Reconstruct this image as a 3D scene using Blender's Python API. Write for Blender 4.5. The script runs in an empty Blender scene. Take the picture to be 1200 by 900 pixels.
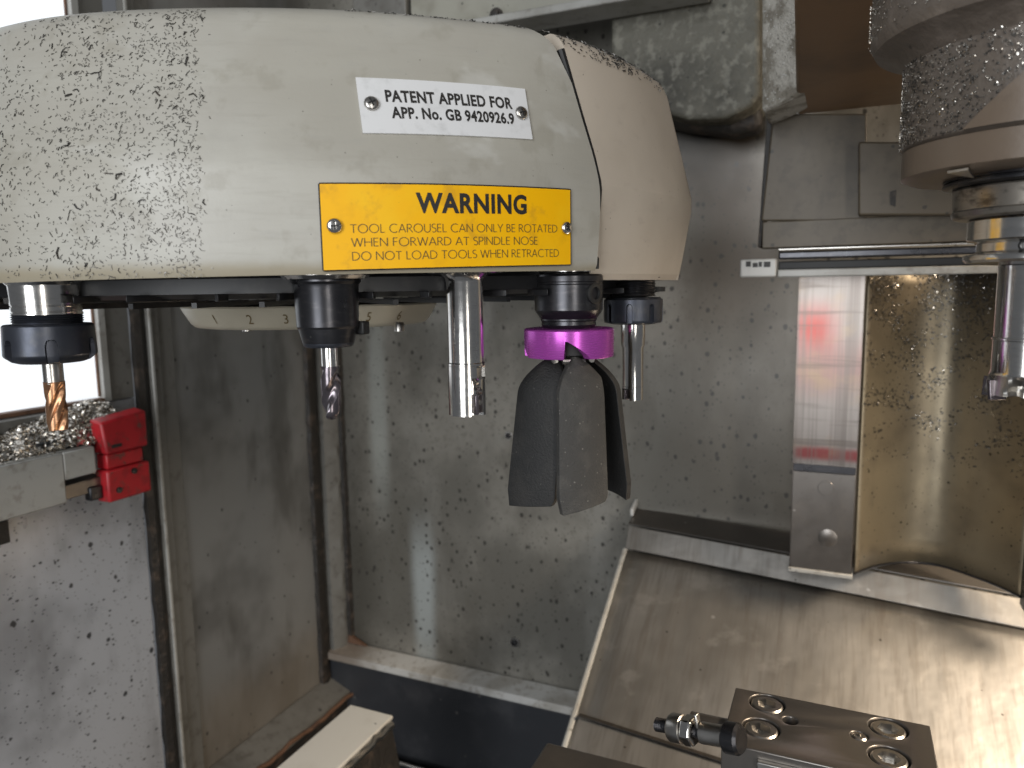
import bpy, bmesh, math, random
from mathutils import Vector, Matrix
from mathutils import noise as mnoise
random.seed(7)
R = math.radians
SC = bpy.context.scene
COL = SC.collection

# ---------------------------------------------------------------- camera
PSI, PITCH, ROLL, FPX = R(24.0), R(7.4), R(0.86), 867.0
cam_data = bpy.data.cameras.new('camera')
cam = bpy.data.objects.new('camera', cam_data); COL.objects.link(cam)
cam_data.sensor_width = 36.0
cam_data.lens = 36.0 * FPX / 1200.0
cam_data.clip_start, cam_data.clip_end = 0.02, 50.0
cam.matrix_world = (Matrix.Rotation(PSI, 4, 'Z') @ Matrix.Rotation(math.pi / 2 - PITCH, 4, 'X')
                    @ Matrix.Rotation(-ROLL, 4, 'Z'))
cam_data.dof.use_dof = True
cam_data.dof.focus_distance = 0.50
cam_data.dof.aperture_fstop = 9.0
SC.camera = cam

# ---------------------------------------------------------------- light
world = bpy.data.worlds.new('World'); SC.world = world; world.use_nodes = True
bg = world.node_tree.nodes['Background']
bg.inputs[0].default_value = (0.80, 0.84, 0.90, 1); bg.inputs[1].default_value = 0.12
def W(r, f, z=0.0):
    """camera-levelled frame (right, forward, up) -> machine axes (X along the back wall, Y into the machine)"""
    return Vector((r * math.cos(PSI) - f * math.sin(PSI), r * math.sin(PSI) + f * math.cos(PSI), z))
def area(name, loc, target, sx, sy, power, color):
    d = bpy.data.lights.new(name, 'AREA'); d.shape = 'RECTANGLE'; d.size, d.size_y = sx, sy
    d.energy = power; d.color = color
    o = bpy.data.objects.new(name, d); COL.objects.link(o)
    o.location = loc
    o.rotation_euler = (Vector(target) - Vector(loc)).to_track_quat('-Z', 'Y').to_euler()
    return o
# daylight through the open doors behind the camera, and the machine's own warm work lamp up to the right
area('door_daylight', W(-1.10, -1.90, 0.35), W(-0.15, 0.8, -0.15), 1.1, 1.9, 47.0, (0.94, 0.97, 1.0))
area('added_stripe_light', W(0.75, -1.90, 0.15), W(0.1, 0.8, -0.25), 0.25, 2.0, 17.0, (1.0, 0.97, 0.92))  # narrow strip added to put bright stripes on the round steel
wl = area('work_lamp', W(0.95, 0.40, 0.38), W(0.25, 0.86, -0.45), 0.50, 0.30, 11.5, (1.0, 0.82, 0.62)); wl.data.spread = R(120)
SC.view_settings.view_transform = 'Standard'; SC.view_settings.look = 'None'
SC.view_settings.exposure = 0.18; SC.view_settings.gamma = 1.0
SC.cycles.use_denoising = True
SC.cycles.max_bounces = 8
SC.cycles.caustics_reflective = False; SC.cycles.caustics_refractive = False

# ---------------------------------------------------------------- measuring: sight lines of the photograph onto real planes
def ray(px, py):
    x, y = (px - 600) / FPX, -(py - 450) / FPX
    c, s = math.cos(ROLL), math.sin(ROLL)
    xr, yr = x * c + y * s, -x * s + y * c
    cp, sp = math.cos(PITCH), math.sin(PITCH)
    return (xr, cp + yr * sp, yr * cp - sp)
def on(px, py, ax, val):
    d = W(*ray(px, py)); return d * (val / d[ax])
def onX(px, py, v): return on(px, py, 0, v)
def onY(px, py, v): return on(px, py, 1, v)
def onZ(px, py, v): return on(px, py, 2, v)
def atf(px, py, f):
    v = ray(px, py); k = f / v[1]; return W(v[0] * k, f, v[2] * k)
def zpx(px, py, f): return atf(px, py, f).z

# ---------------------------------------------------------------- materials
def mat(name, col, rough=0.5, metal=0.0, layers=(), bump=(), rough_var=0.0, coat=0.0, spec=0.5, emit=None, emit_s=0.0):
    m = bpy.data.materials.new(name); m.use_nodes = True
    nt = m.node_tree; N, L = nt.nodes, nt.links
    b = N['Principled BSDF']
    def nd(t, **kw):
        n = N.new(t)
        for k, v in kw.items(): setattr(n, k, v)
        return n
    tc = nd('ShaderNodeTexCoord')
    def coords(stretch, scale):
        mp = nd('ShaderNodeMapping'); L.new(tc.outputs['Object'], mp.inputs[0])
        mp.inputs['Scale'].default_value = [scale * s for s in stretch]; return mp.outputs[0]
    def math_(op, a, c, clamp=False):
        n = nd('ShaderNodeMath', operation=op, use_clamp=clamp)
        for i, v in enumerate((a, c)):
            if isinstance(v, (int, float)): n.inputs[i].default_value = v
            else: L.new(v, n.inputs[i])
        return n.outputs[0]
    def ramp(v, lo, hi):
        n = nd('ShaderNodeMapRange', interpolation_type='SMOOTHSTEP'); L.new(v, n.inputs[0])
        n.inputs[1].default_value, n.inputs[2].default_value = lo, hi; return n.outputs[0]
    def noise(scale, stretch=(1, 1, 1), detail=4):
        n = nd('ShaderNodeTexNoise'); n.inputs['Scale'].default_value = 1.0; n.inputs['Detail'].default_value = detail
        n.inputs['Roughness'].default_value = 0.6
        L.new(coords(stretch, scale), n.inputs['Vector']); return n.outputs['Fac']
    cur = None
    for ly in layers:
        k = ly[0]
        if k == 'noise':      # ('noise', scale, lo, hi, colour, strength, stretch, detail)
            _, sc, lo, hi, c2, st = ly[:6]; stretch = ly[6] if len(ly) > 6 else (1, 1, 1); det = ly[7] if len(ly) > 7 else 4
            f = math_('MULTIPLY', ramp(noise(sc, stretch, det), lo, hi), st)
        elif k == 'spot':     # ('spot', scale, size, colour, strength, stretch, keep)
            _, sc, size, c2, st = ly[:5]; stretch = ly[5] if len(ly) > 5 else (1, 1, 1); keep = ly[6] if len(ly) > 6 else 0.5
            v = nd('ShaderNodeTexVoronoi'); v.inputs['Scale'].default_value = 1.0
            wn = nd('ShaderNodeTexNoise'); wn.inputs['Scale'].default_value = 2.5; cs = coords(stretch, sc)
            L.new(cs, wn.inputs['Vector'])
            mx = nd('ShaderNodeMix', data_type='RGBA', blend_type='LINEAR_LIGHT'); mx.inputs[0].default_value = 0.13
            L.new(cs, mx.inputs[6]); L.new(wn.outputs['Color'], mx.inputs[7]); L.new(mx.outputs[2], v.inputs['Vector'])
            sp = nd('ShaderNodeSeparateColor'); L.new(v.outputs['Color'], sp.inputs[0])
            sz = math_('MULTIPLY', math_('MULTIPLY', ramp(sp.outputs[0], 1 - keep, 1.0), math_('ADD', math_('MULTIPLY', sp.outputs[1], 0.8), 0.3)), size)
            d = math_('SUBTRACT', sz, v.outputs['Distance'])
            f = math_('MULTIPLY', ramp(d, 0.0, size * 0.35), st)
        elif k == 'zone':     # ('zone', (cx,cy,cz), (hx,hy,hz), colour, strength, noise scale, soft) a tinted patch with its own shape
            _, c, h, c2, st, ns, soft = ly[:7]
            sx = nd('ShaderNodeSeparateXYZ'); L.new(tc.outputs['Object'], sx.inputs[0])
            nf = math_('MULTIPLY', math_('SUBTRACT', noise(ns, ly[7] if len(ly) > 7 else (1, 1, 1)), 0.5), 1.1)
            f = None
            for i in range(3):
                if h[i] is None: continue
                dd = math_('ABSOLUTE', math_('DIVIDE', math_('SUBTRACT', sx.outputs[i], c[i]), h[i]), 0.0)
                g = ramp(math_('SUBTRACT', 1.0, math_('ADD', dd, nf)), -soft, soft)
                f = g if f is None else math_('MULTIPLY', f, g)
            f = math_('MULTIPLY', f, st)
        mx = nd('ShaderNodeMix', data_type='RGBA')
        L.new(f, mx.inputs[0])
        if cur is None: mx.inputs[6].default_value = (*col, 1)
        else: L.new(cur, mx.inputs[6])
        mx.inputs[7].default_value = (*c2, 1)
        cur = mx.outputs[2]
    if cur is None: b.inputs['Base Color'].default_value = (*col, 1)
    else: L.new(cur, b.inputs['Base Color'])
    b.inputs['Metallic'].default_value = metal; b.inputs['Roughness'].default_value = rough
    if rough_var:
        sc = rough_var[1]; st = rough_var[2] if len(rough_var) > 2 else (1, 1, 1)
        L.new(math_('ADD', math_('MULTIPLY', math_('SUBTRACT', noise(sc, st), 0.5), rough_var[0] * 2), rough, True), b.inputs['Roughness'])
    b.inputs['Specular IOR Level'].default_value = spec
    b.inputs['Coat Weight'].default_value = coat
    prev = None
    for bp in bump:           # (scale, strength, distance, stretch)
        n = nd('ShaderNodeBump'); n.inputs['Strength'].default_value = bp[1]; n.inputs['Distance'].default_value = bp[2]
        L.new(noise(bp[0], bp[3] if len(bp) > 3 else (1, 1, 1)), n.inputs['Height'])
        if prev: L.new(prev, n.inputs['Normal'])
        prev = n.outputs[0]
    if prev: L.new(prev, b.inputs['Normal'])
    if emit:
        b.inputs['Emission Color'].default_value = (*emit, 1); b.inputs['Emission Strength'].default_value = emit_s
    return m

BLK = (0.02, 0.019, 0.018)
WALLSPOT = (0.045, 0.042, 0.037)
MT = {}
MT['cover'] = mat('cream_cover_paint', (0.43, 0.415, 0.37), 0.43, layers=[
    ('noise', 7, 0.45, 0.62, (0.47, 0.46, 0.41), 0.55, (1, 1, 5)), ('noise', 90, 0.52, 0.75, (0.36, 0.345, 0.30), 0.45, (0.25, 0.25, 3)),
    ('noise', 5, 0.42, 0.66, (0.33, 0.305, 0.25), 0.5), ('noise', 22, 0.5, 0.8, (0.36, 0.34, 0.30), 0.35, (1, 1, 0.5)),
    ('noise', 60, 0.55, 0.75, (0.34, 0.33, 0.30), 0.25, (1, 1, 3.5)),
    ('spot', 420, 0.25, (0.13, 0.12, 0.10), 0.6, (1, 1, 1), 0.12),
    ('zone', (-.275, -.20, .08), (.26, None, None), (0.30, 0.295, 0.275), 0.55, 14, 0.35), ('noise', 35, 0.54, 0.66, (0.30, 0.28, 0.23), 0.45), ('noise', 12, 0.58, 0.68, (0.53, 0.52, 0.48), 0.5, (1, 1, 2)),
    ('zone', (0, 0, .0085), (None, None, .006), (0.30, 0.25, 0.16), 0.7, 30, 0.6)],
    bump=[(350, 0.12, 0.0006), (25, 0.08, 0.003)], rough_var=(0.10, 18))
MT['cap'] = mat('lamplit_cap_paint', (0.56, 0.49, 0.405), 0.45, layers=[  # lighter, warmer cream: lamp light on the cap is in the colour
    ('noise', 9, 0.42, 0.75, (0.44, 0.375, 0.30), 0.5), ('spot', 380, 0.25, (0.12, 0.09, 0.07), 0.6, (1, 1, 1), 0.14),
    ('noise', 50, 0.55, 0.8, (0.36, 0.30, 0.25), 0.3, (1, 1, 2.5))],
    bump=[(350, 0.12, 0.0006)], rough_var=(0.08, 25))
XL, YB = -0.935, 1.19
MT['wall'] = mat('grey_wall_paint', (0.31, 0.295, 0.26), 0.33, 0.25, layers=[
    ('noise', 3.0, 0.42, 0.62, (0.13, 0.125, 0.108), 0.8), ('noise', 14, 0.5, 0.72, (0.13, 0.12, 0.10), 0.55, (1, 1, 0.4)),
    ('noise', 9, 0.52, 0.75, (0.36, 0.35, 0.32), 0.45, (1, 1, 0.25)), ('noise', 80, 0.52, 0.7, (0.16, 0.15, 0.13), 0.5),
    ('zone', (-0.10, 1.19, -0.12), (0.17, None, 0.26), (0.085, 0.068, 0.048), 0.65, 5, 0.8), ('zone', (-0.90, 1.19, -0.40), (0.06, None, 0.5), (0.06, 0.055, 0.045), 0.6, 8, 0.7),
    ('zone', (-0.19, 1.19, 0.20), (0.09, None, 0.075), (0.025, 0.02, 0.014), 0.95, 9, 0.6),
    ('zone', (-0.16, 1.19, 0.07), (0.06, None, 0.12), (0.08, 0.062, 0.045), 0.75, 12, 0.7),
    ('zone', (-0.815, 1.19, -0.22), (0.018, None, 0.17), (0.50, 0.53, 0.50), 0.5, 2.0, 0.7),  # this streak and the next: reflected light painted into the wall colour
    ('zone', (-0.725, 1.19, -0.61), (0.024, None, 0.14), (0.55, 0.60, 0.60), 0.65, 2.0, 0.55),
    ('spot', 50, 0.30, WALLSPOT, 0.8, (1, 1, 0.8), 0.40), ('spot', 105, 0.40, WALLSPOT, 0.9, (1, 1, 0.8), 0.85), ('spot', 160, 0.42, WALLSPOT, 0.85, (1, 1, 0.85), 0.9), ('spot', 280, 0.42, WALLSPOT, 0.75, (1, 1, 0.85), 0.85)],
    bump=[(120, 0.06, 0.001)], rough_var=(0.12, 7))
MT['side'] = mat('side_wall_paint', (0.25, 0.25, 0.243), 0.34, 0.2, layers=[
    ('noise', 3.5, 0.42, 0.62, (0.10, 0.098, 0.092), 0.75), ('noise', 10, 0.48, 0.70, (0.075, 0.07, 0.06), 0.6, (1, 1, 0.35)),
    ('zone', (XL, 0.98, -0.74), (None, 0.20, 0.07), (0.26, 0.225, 0.18), 0.6, 8, 0.7),
    ('spot', 110, 0.34, BLK, 0.8, (1, 1, 0.8), 0.4), ('spot', 40, 0.34, BLK, 0.8, (1, 1, 0.8), 0.18)],
    bump=[(120, 0.05, 0.001)], rough_var=(0.12, 7))
MT['door'] = mat('door_paint_blue_grey', (0.50, 0.52, 0.56), 0.31, 0.2, layers=[
    ('noise', 4.0, 0.42, 0.62, (0.24, 0.245, 0.26), 0.75), ('noise', 12, 0.48, 0.72, (0.12, 0.117, 0.115), 0.5, (1, 1, 0.35)),
    ('spot', 62, 0.28, (0.025, 0.025, 0.025), 0.9, (1, 1, 0.85), 0.25), ('spot', 150, 0.34, (0.03, 0.03, 0.03), 0.85, (1, 0.8, 1.2), 0.55), ('spot', 280, 0.34, (0.06, 0.06, 0.06), 0.7, (1, 0.7, 1.3), 0.55)],
    bump=[(120, 0.05, 0.001)], rough_var=(0.12, 9))
MT['frame'] = mat('door_frame_paint', (0.17, 0.165, 0.15), 0.45, layers=[
    ('noise', 9, 0.45, 0.75, (0.08, 0.073, 0.062), 0.6, (1, 1, 0.3)), ('noise', 60, 0.5, 0.7, (0.07, 0.06, 0.05), 0.5), ('spot', 90, 0.35, BLK, 0.8, (1, 1, 1), 0.25)], bump=[(150, 0.05, 0.001)])
MT['trim'] = mat('pale_trim_paint', (0.40, 0.395, 0.37), 0.40, layers=[
    ('noise', 12, 0.45, 0.70, (0.22, 0.205, 0.175), 0.65), ('noise', 70, 0.52, 0.68, (0.20, 0.18, 0.15), 0.5), ('spot', 140, 0.35, BLK, 0.75, (1, 1, 1), 0.22)], bump=[(200, 0.06, 0.001)])
MT['ledge'] = mat('pale_ledge_paint', (0.62, 0.61, 0.58), 0.36, layers=[('noise', 12, 0.45, 0.66, (0.34, 0.31, 0.26), 0.6), ('zone', (-.26, 0, 0), (.10, None, None), (0.16, 0.115, 0.08), 0.8, 14, 0.6), ('noise', 70, 0.52, 0.66, (0.30, 0.26, 0.21), 0.5), ('spot', 140, 0.35, BLK, 0.75, (1, 1, 1), 0.3)], bump=[(200, 0.06, 0.001)])
MT['grime'] = mat('black_grime', (0.022, 0.019, 0.016), 0.55, layers=[('noise', 40, 0.5, 0.75, (0.11, 0.08, 0.06), 0.7)], bump=[(90, 0.6, 0.004)])
MT['rubber'] = mat('black_rubber', (0.012, 0.012, 0.012), 0.55, bump=[(60, 0.2, 0.001)])
MT['blackplate'] = mat('black_carousel_plastic', (0.010, 0.010, 0.011), 0.45, layers=[('noise', 30, 0.55, 0.8, (0.06, 0.055, 0.05), 0.6)])
MT['chrome'] = mat('ground_steel', (0.72, 0.70, 0.67), 0.17, 1.0, layers=[('noise', 150, 0.5, 0.8, (0.35, 0.32, 0.29), 0.4, (1, 1, 6)), ('noise', 40, 0.6, 0.8, (0.38, 0.30, 0.22), 0.4)], rough_var=(0.08, 60, (1, 1, 4)))
MT['steel'] = mat('worn_steel', (0.50, 0.48, 0.45), 0.30, 1.0, layers=[('noise', 60, 0.45, 0.8, (0.22, 0.20, 0.17), 0.6)], rough_var=(0.12, 40))
MT['darksteel'] = mat('black_oxide_steel', (0.055, 0.055, 0.06), 0.30, 0.85, layers=[('noise', 120, 0.5, 0.8, (0.13, 0.12, 0.12), 0.5, (1, 1, 3)), ('spot', 300, 0.3, (0.25, 0.24, 0.22), 0.6, (1, 1, 1), 0.1)], rough_var=(0.12, 60))
MT['nut'] = mat('collet_nut_oxide', (0.055, 0.060, 0.075), 0.38, 0.7, layers=[('noise', 90, 0.48, 0.75, (0.10, 0.10, 0.10), 0.6)], rough_var=(0.15, 70), bump=[(400, 0.08, 0.0005)])
MT['copper'] = mat('copper_coated_carbide', (0.50, 0.27, 0.15), 0.30, 0.9, layers=[('noise', 200, 0.5, 0.8, (0.25, 0.13, 0.08), 0.5)])
MT['violet'] = mat('violet_coated_carbide', (0.20, 0.175, 0.19), 0.24, 0.9, layers=[('noise', 200, 0.5, 0.8, (0.40, 0.36, 0.38), 0.5)])
MT['purple'] = mat('purple_anodised', (0.48, 0.085, 0.47), 0.27, 0.55, layers=[('noise', 250, 0.4, 0.8, (0.40, 0.07, 0.40), 0.4, (1, 1, 8))], rough_var=(0.06, 200, (1, 1, 8)))
MT['blade'] = mat('black_moulded_blade', (0.011, 0.0108, 0.0105), 0.62, layers=[('noise', 50, 0.46, 0.68, (0.024, 0.022, 0.02), 0.7), ('spot', 600, 0.34, (0.10, 0.095, 0.085), 0.7, (1, 1, 1), 0.15)], bump=[(700, 0.7, 0.0010)])
MT['blade_lit'] = mat('lit_speckled_blade', (0.042, 0.040, 0.037), 0.62, layers=[('noise', 50, 0.46, 0.68, (0.075, 0.07, 0.062), 0.7), ('spot', 520, 0.38, (0.20, 0.19, 0.17), 0.75, (1, 1, 1), 0.45)], bump=[(700, 0.7, 0.0010)])  # lighter copy: light on the front blade painted in, plus dust specks
MT['yellow'] = mat('yellow_plate', (0.95, 0.49, 0.0), 0.50, spec=0.3, layers=[('noise', 60, 0.5, 0.8, (0.70, 0.34, 0.006), 0.5), ('noise', 18, 0.5, 0.7, (0.95, 0.58, 0.01), 0.5), ('noise', 45, 0.56, 0.68, (0.52, 0.26, 0.02), 0.45), ('spot', 500, 0.22, (0.35, 0.22, 0.02), 0.5, (1, 1, 1), 0.06)], bump=[(300, 0.03, 0.0004)])
MT['ink'] = mat('black_ink', (0.022, 0.02, 0.018), 0.5)
MT['inksoft'] = mat('worn_engraved_ink', (0.13, 0.085, 0.02), 0.6)
MT['silverplate'] = mat('silver_plate', (0.78, 0.78, 0.78), 0.42, 0.15, layers=[('noise', 90, 0.5, 0.8, (0.48, 0.48, 0.47), 0.5, (1, 1, 1)), ('noise', 14, 0.55, 0.8, (0.50, 0.48, 0.44), 0.5)])
MT['stainless'] = mat('stainless_sheet', (0.50, 0.48, 0.45), 0.40, 0.85, layers=[
    ('noise', 3.5, 0.42, 0.64, (0.30, 0.28, 0.25), 0.7), ('noise', 30, 0.48, 0.72, (0.30, 0.27, 0.235), 0.6, (3.0, 0.25, 0.25)), ('noise', 110, 0.5, 0.7, (0.34, 0.31, 0.28), 0.5, (2.0, 0.15, 0.15)),
    ('noise', 18, 0.56, 0.70, (0.62, 0.59, 0.55), 0.5), ('spot', 60, 0.20, (0.75, 0.73, 0.7), 0.6, (1, 1, 1), 0.10), ('spot', 110, 0.25, (0.08, 0.07, 0.06), 0.8, (1, 1, 1), 0.12)],
    bump=[(5, 0.25, 0.012), (14, 0.12, 0.006), (60, 0.03, 0.001, (3, 0.3, 0.3))], rough_var=(0.10, 12, (2, 0.4, 0.4)))
MT['bronze'] = mat('oily_curved_sheet', (0.315, 0.262, 0.178), 0.40, 0.75, layers=[
    ('zone', (0, 0, 0.43), (None, None, 0.15), (0.055, 0.044, 0.030), 0.85, 10, 0.8),  # dark top: shade from the head painted in, along with grime
    ('noise', 5, 0.42, 0.62, (0.17, 0.14, 0.10), 0.75), ('noise', 26, 0.5, 0.8, (0.19, 0.16, 0.12), 0.5, (1, 1, 0.5)),
    ('spot', 130, 0.36, (0.05, 0.042, 0.03), 0.9, (1, 1, 1), 0.55), ('spot', 260, 0.36, (0.06, 0.05, 0.036), 0.8, (1, 1, 1), 0.6)], bump=[(14, 0.10, 0.006), (150, 0.08, 0.001)], rough_var=(0.12, 15))
MT['strip'] = mat('polished_way_strip', (0.185, 0.165, 0.15), 0.30, 0.97, layers=[('zone', (-.022, 0, 0.325), (0.026, None, 0.026), (0.24, 0.03, 0.025), 0.75, 22, 0.9, (1, 1, 0.3)), ('zone', (0, 0, 0.275), (None, None, 0.03), (0.17, 0.07, 0.06), 0.5, 18, 0.9, (1, 1, 0.3)), ('zone', (0, 0, 0.160), (None, None, 0.008), (0.15, 0.015, 0.018), 0.8, 25, 0.6, (1, 1, 0.3)), ('noise', 70, 0.46, 0.66, (0.11, 0.095, 0.085), 0.75, (1, 1, 0.02)), ('noise', 260, 0.48, 0.70, (0.12, 0.10, 0.09), 0.5, (1, 1, 0.015)), ('noise', 9, 0.5, 0.7, (0.20, 0.15, 0.10), 0.7, (1, 1, 1.5)), ('noise', 16, 0.52, 0.62, (0.09, 0.075, 0.065), 0.6, (0.15, 1, 3))], rough_var=(0.06, 30, (1, 1, 0.05)), bump=[(40, 0.03, 0.001, (1, 1, 0.05))])  # red zones paint a red reflection into the steel colour
MT['fixture'] = mat('ground_fixture_steel', (0.165, 0.152, 0.14), 0.32, 0.8, layers=[('noise', 12, 0.45, 0.75, (0.24, 0.21, 0.18), 0.6), ('noise', 120, 0.55, 0.8, (0.11, 0.10, 0.09), 0.5, (1, 6, 1)), ('spot', 120, 0.25, (0.45, 0.43, 0.4), 0.7, (1, 1, 1), 0.08)], rough_var=(0.10, 40, (1, 4, 1)))
MT['darksheet'] = mat('dark_sump_paint', (0.035, 0.037, 0.042), 0.38, layers=[('noise', 9, 0.45, 0.75, (0.09, 0.09, 0.095), 0.7), ('spot', 60, 0.3, (0.16, 0.15, 0.14), 0.7, (1, 1, 1), 0.2)], bump=[(60, 0.1, 0.002)])
MT['redplastic'] = mat('red_switch_plastic', (0.40, 0.014, 0.020), 0.42, layers=[('noise', 40, 0.46, 0.66, (0.20, 0.010, 0.014), 0.7), ('noise', 90, 0.56, 0.66, (0.10, 0.05, 0.04), 0.8), ('spot', 160, 0.34, (0.06, 0.03, 0.03), 0.8, (1, 1, 1), 0.2)])
MT['brown'] = mat('brown_oily_casting', (0.25, 0.145, 0.072), 0.40, layers=[('noise', 8, 0.42, 0.72, (0.10, 0.065, 0.04), 0.7), ('spot', 90, 0.3, (0.20, 0.16, 0.12), 0.7, (1, 1, 1), 0.12)], bump=[(50, 0.12, 0.002)])
MT['head'] = mat('oily_spindle_head_paint', (0.12, 0.098, 0.08), 0.38, layers=[('noise', 9, 0.42, 0.72, (0.09, 0.075, 0.06), 0.6), ('noise', 50, 0.5, 0.75, (0.24, 0.20, 0.17), 0.5), ('spot', 260, 0.34, (0.04, 0.034, 0.03), 0.8, (1, 1, 1), 0.35)], bump=[(220, 0.35, 0.002)], rough_var=(0.1, 30))
MT['headbrown'] = mat('brown_spindle_head_paint', (0.14, 0.105, 0.076), 0.36, layers=[('noise', 45, 0.5, 0.66, (0.10, 0.075, 0.055), 0.7), ('noise', 18, 0.45, 0.70, (0.13, 0.095, 0.07), 0.7, (1, 1, 0.4)), ('spot', 260, 0.3, (0.12, 0.09, 0.06), 0.7, (1, 1, 1), 0.15)], bump=[(160, 0.12, 0.001)])
MT['moss'] = mat('stained_casting', (0.15, 0.143, 0.115), 0.62, layers=[('noise', 7, 0.42, 0.66, (0.05, 0.047, 0.038), 0.85), ('noise', 60, 0.48, 0.66, (0.34, 0.33, 0.275), 0.5), ('spot', 130, 0.35, (0.03, 0.03, 0.025), 0.8, (1, 1, 1), 0.3)], bump=[(80, 0.6, 0.006)])
MT['speckled'] = mat('speckled_casting', (0.55, 0.52, 0.46), 0.48, layers=[('noise', 40, 0.46, 0.62, (0.19, 0.165, 0.125), 0.8), ('spot', 480, 0.45, (0.80, 0.79, 0.77), 0.9, (1, 1, 1), 0.6), ('spot', 400, 0.42, (0.06, 0.05, 0.04), 0.85, (1, 1, 1), 0.5)], bump=[(420, 0.8, 0.003)])
MT['guard'] = mat('olive_guard_plate', (0.115, 0.092, 0.062), 0.48, layers=[('noise', 8, 0.42, 0.66, (0.06, 0.046, 0.03), 0.8), ('noise', 50, 0.48, 0.66, (0.055, 0.043, 0.03), 0.5), ('spot', 90, 0.32, (0.03, 0.025, 0.02), 0.85, (1, 1, 1), 0.2)], bump=[(120, 0.08, 0.001)])
MT['beam'] = mat('beam_paint', (0.33, 0.32, 0.27), 0.45, layers=[('noise', 10, 0.45, 0.7, (0.16, 0.145, 0.11), 0.7), ('spot', 120, 0.36, BLK, 0.85, (1, 1, 1), 0.35)], bump=[(90, 0.1, 0.002)])
MT['nosecollar'] = mat('oily_nose_steel', (0.32, 0.29, 0.25), 0.34, 0.85, layers=[('noise', 80, 0.46, 0.68, (0.06, 0.052, 0.045), 0.8, (1, 1, 2))], rough_var=(0.12, 60))
MT['chip'] = mat('dark_metal_chip', (0.10, 0.095, 0.088), 0.35, 0.85)
MT['chipgrey'] = mat('grey_metal_chip', (0.27, 0.26, 0.24), 0.40, 0.6)
MT['chipbright'] = mat('bright_metal_chip', (0.68, 0.64, 0.58), 0.22, 1.0, layers=[('noise', 300, 0.45, 0.65, (0.18, 0.15, 0.12), 0.9)])
MT['pane'] = mat('bright_window_pane', (0.8, 0.83, 0.86), 0.15, emit=(0.90, 0.95, 1.0), emit_s=0.78)
MT['dial'] = mat('ivory_dial_ring', (0.55, 0.50, 0.39), 0.40, layers=[('noise', 30, 0.5, 0.8, (0.40, 0.35, 0.26), 0.5)])
MT['label'] = mat('white_label', (0.62, 0.61, 0.58), 0.45, layers=[('noise', 60, 0.5, 0.75, (0.4, 0.38, 0.34), 0.6)])
MT['rust'] = mat('rusty_edge', (0.16, 0.085, 0.05), 0.6, layers=[('noise', 30, 0.45, 0.7, (0.07, 0.04, 0.03), 0.8)], bump=[(80, 0.4, 0.003)])
MT['bar'] = mat('pale_painted_bar', (0.72, 0.70, 0.64), 0.45, layers=[('noise', 14, 0.5, 0.75, (0.55, 0.52, 0.46), 0.5), ('spot', 80, 0.26, BLK, 0.8, (1, 1, 1), 0.15)], bump=[(100, 0.06, 0.001)])

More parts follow.
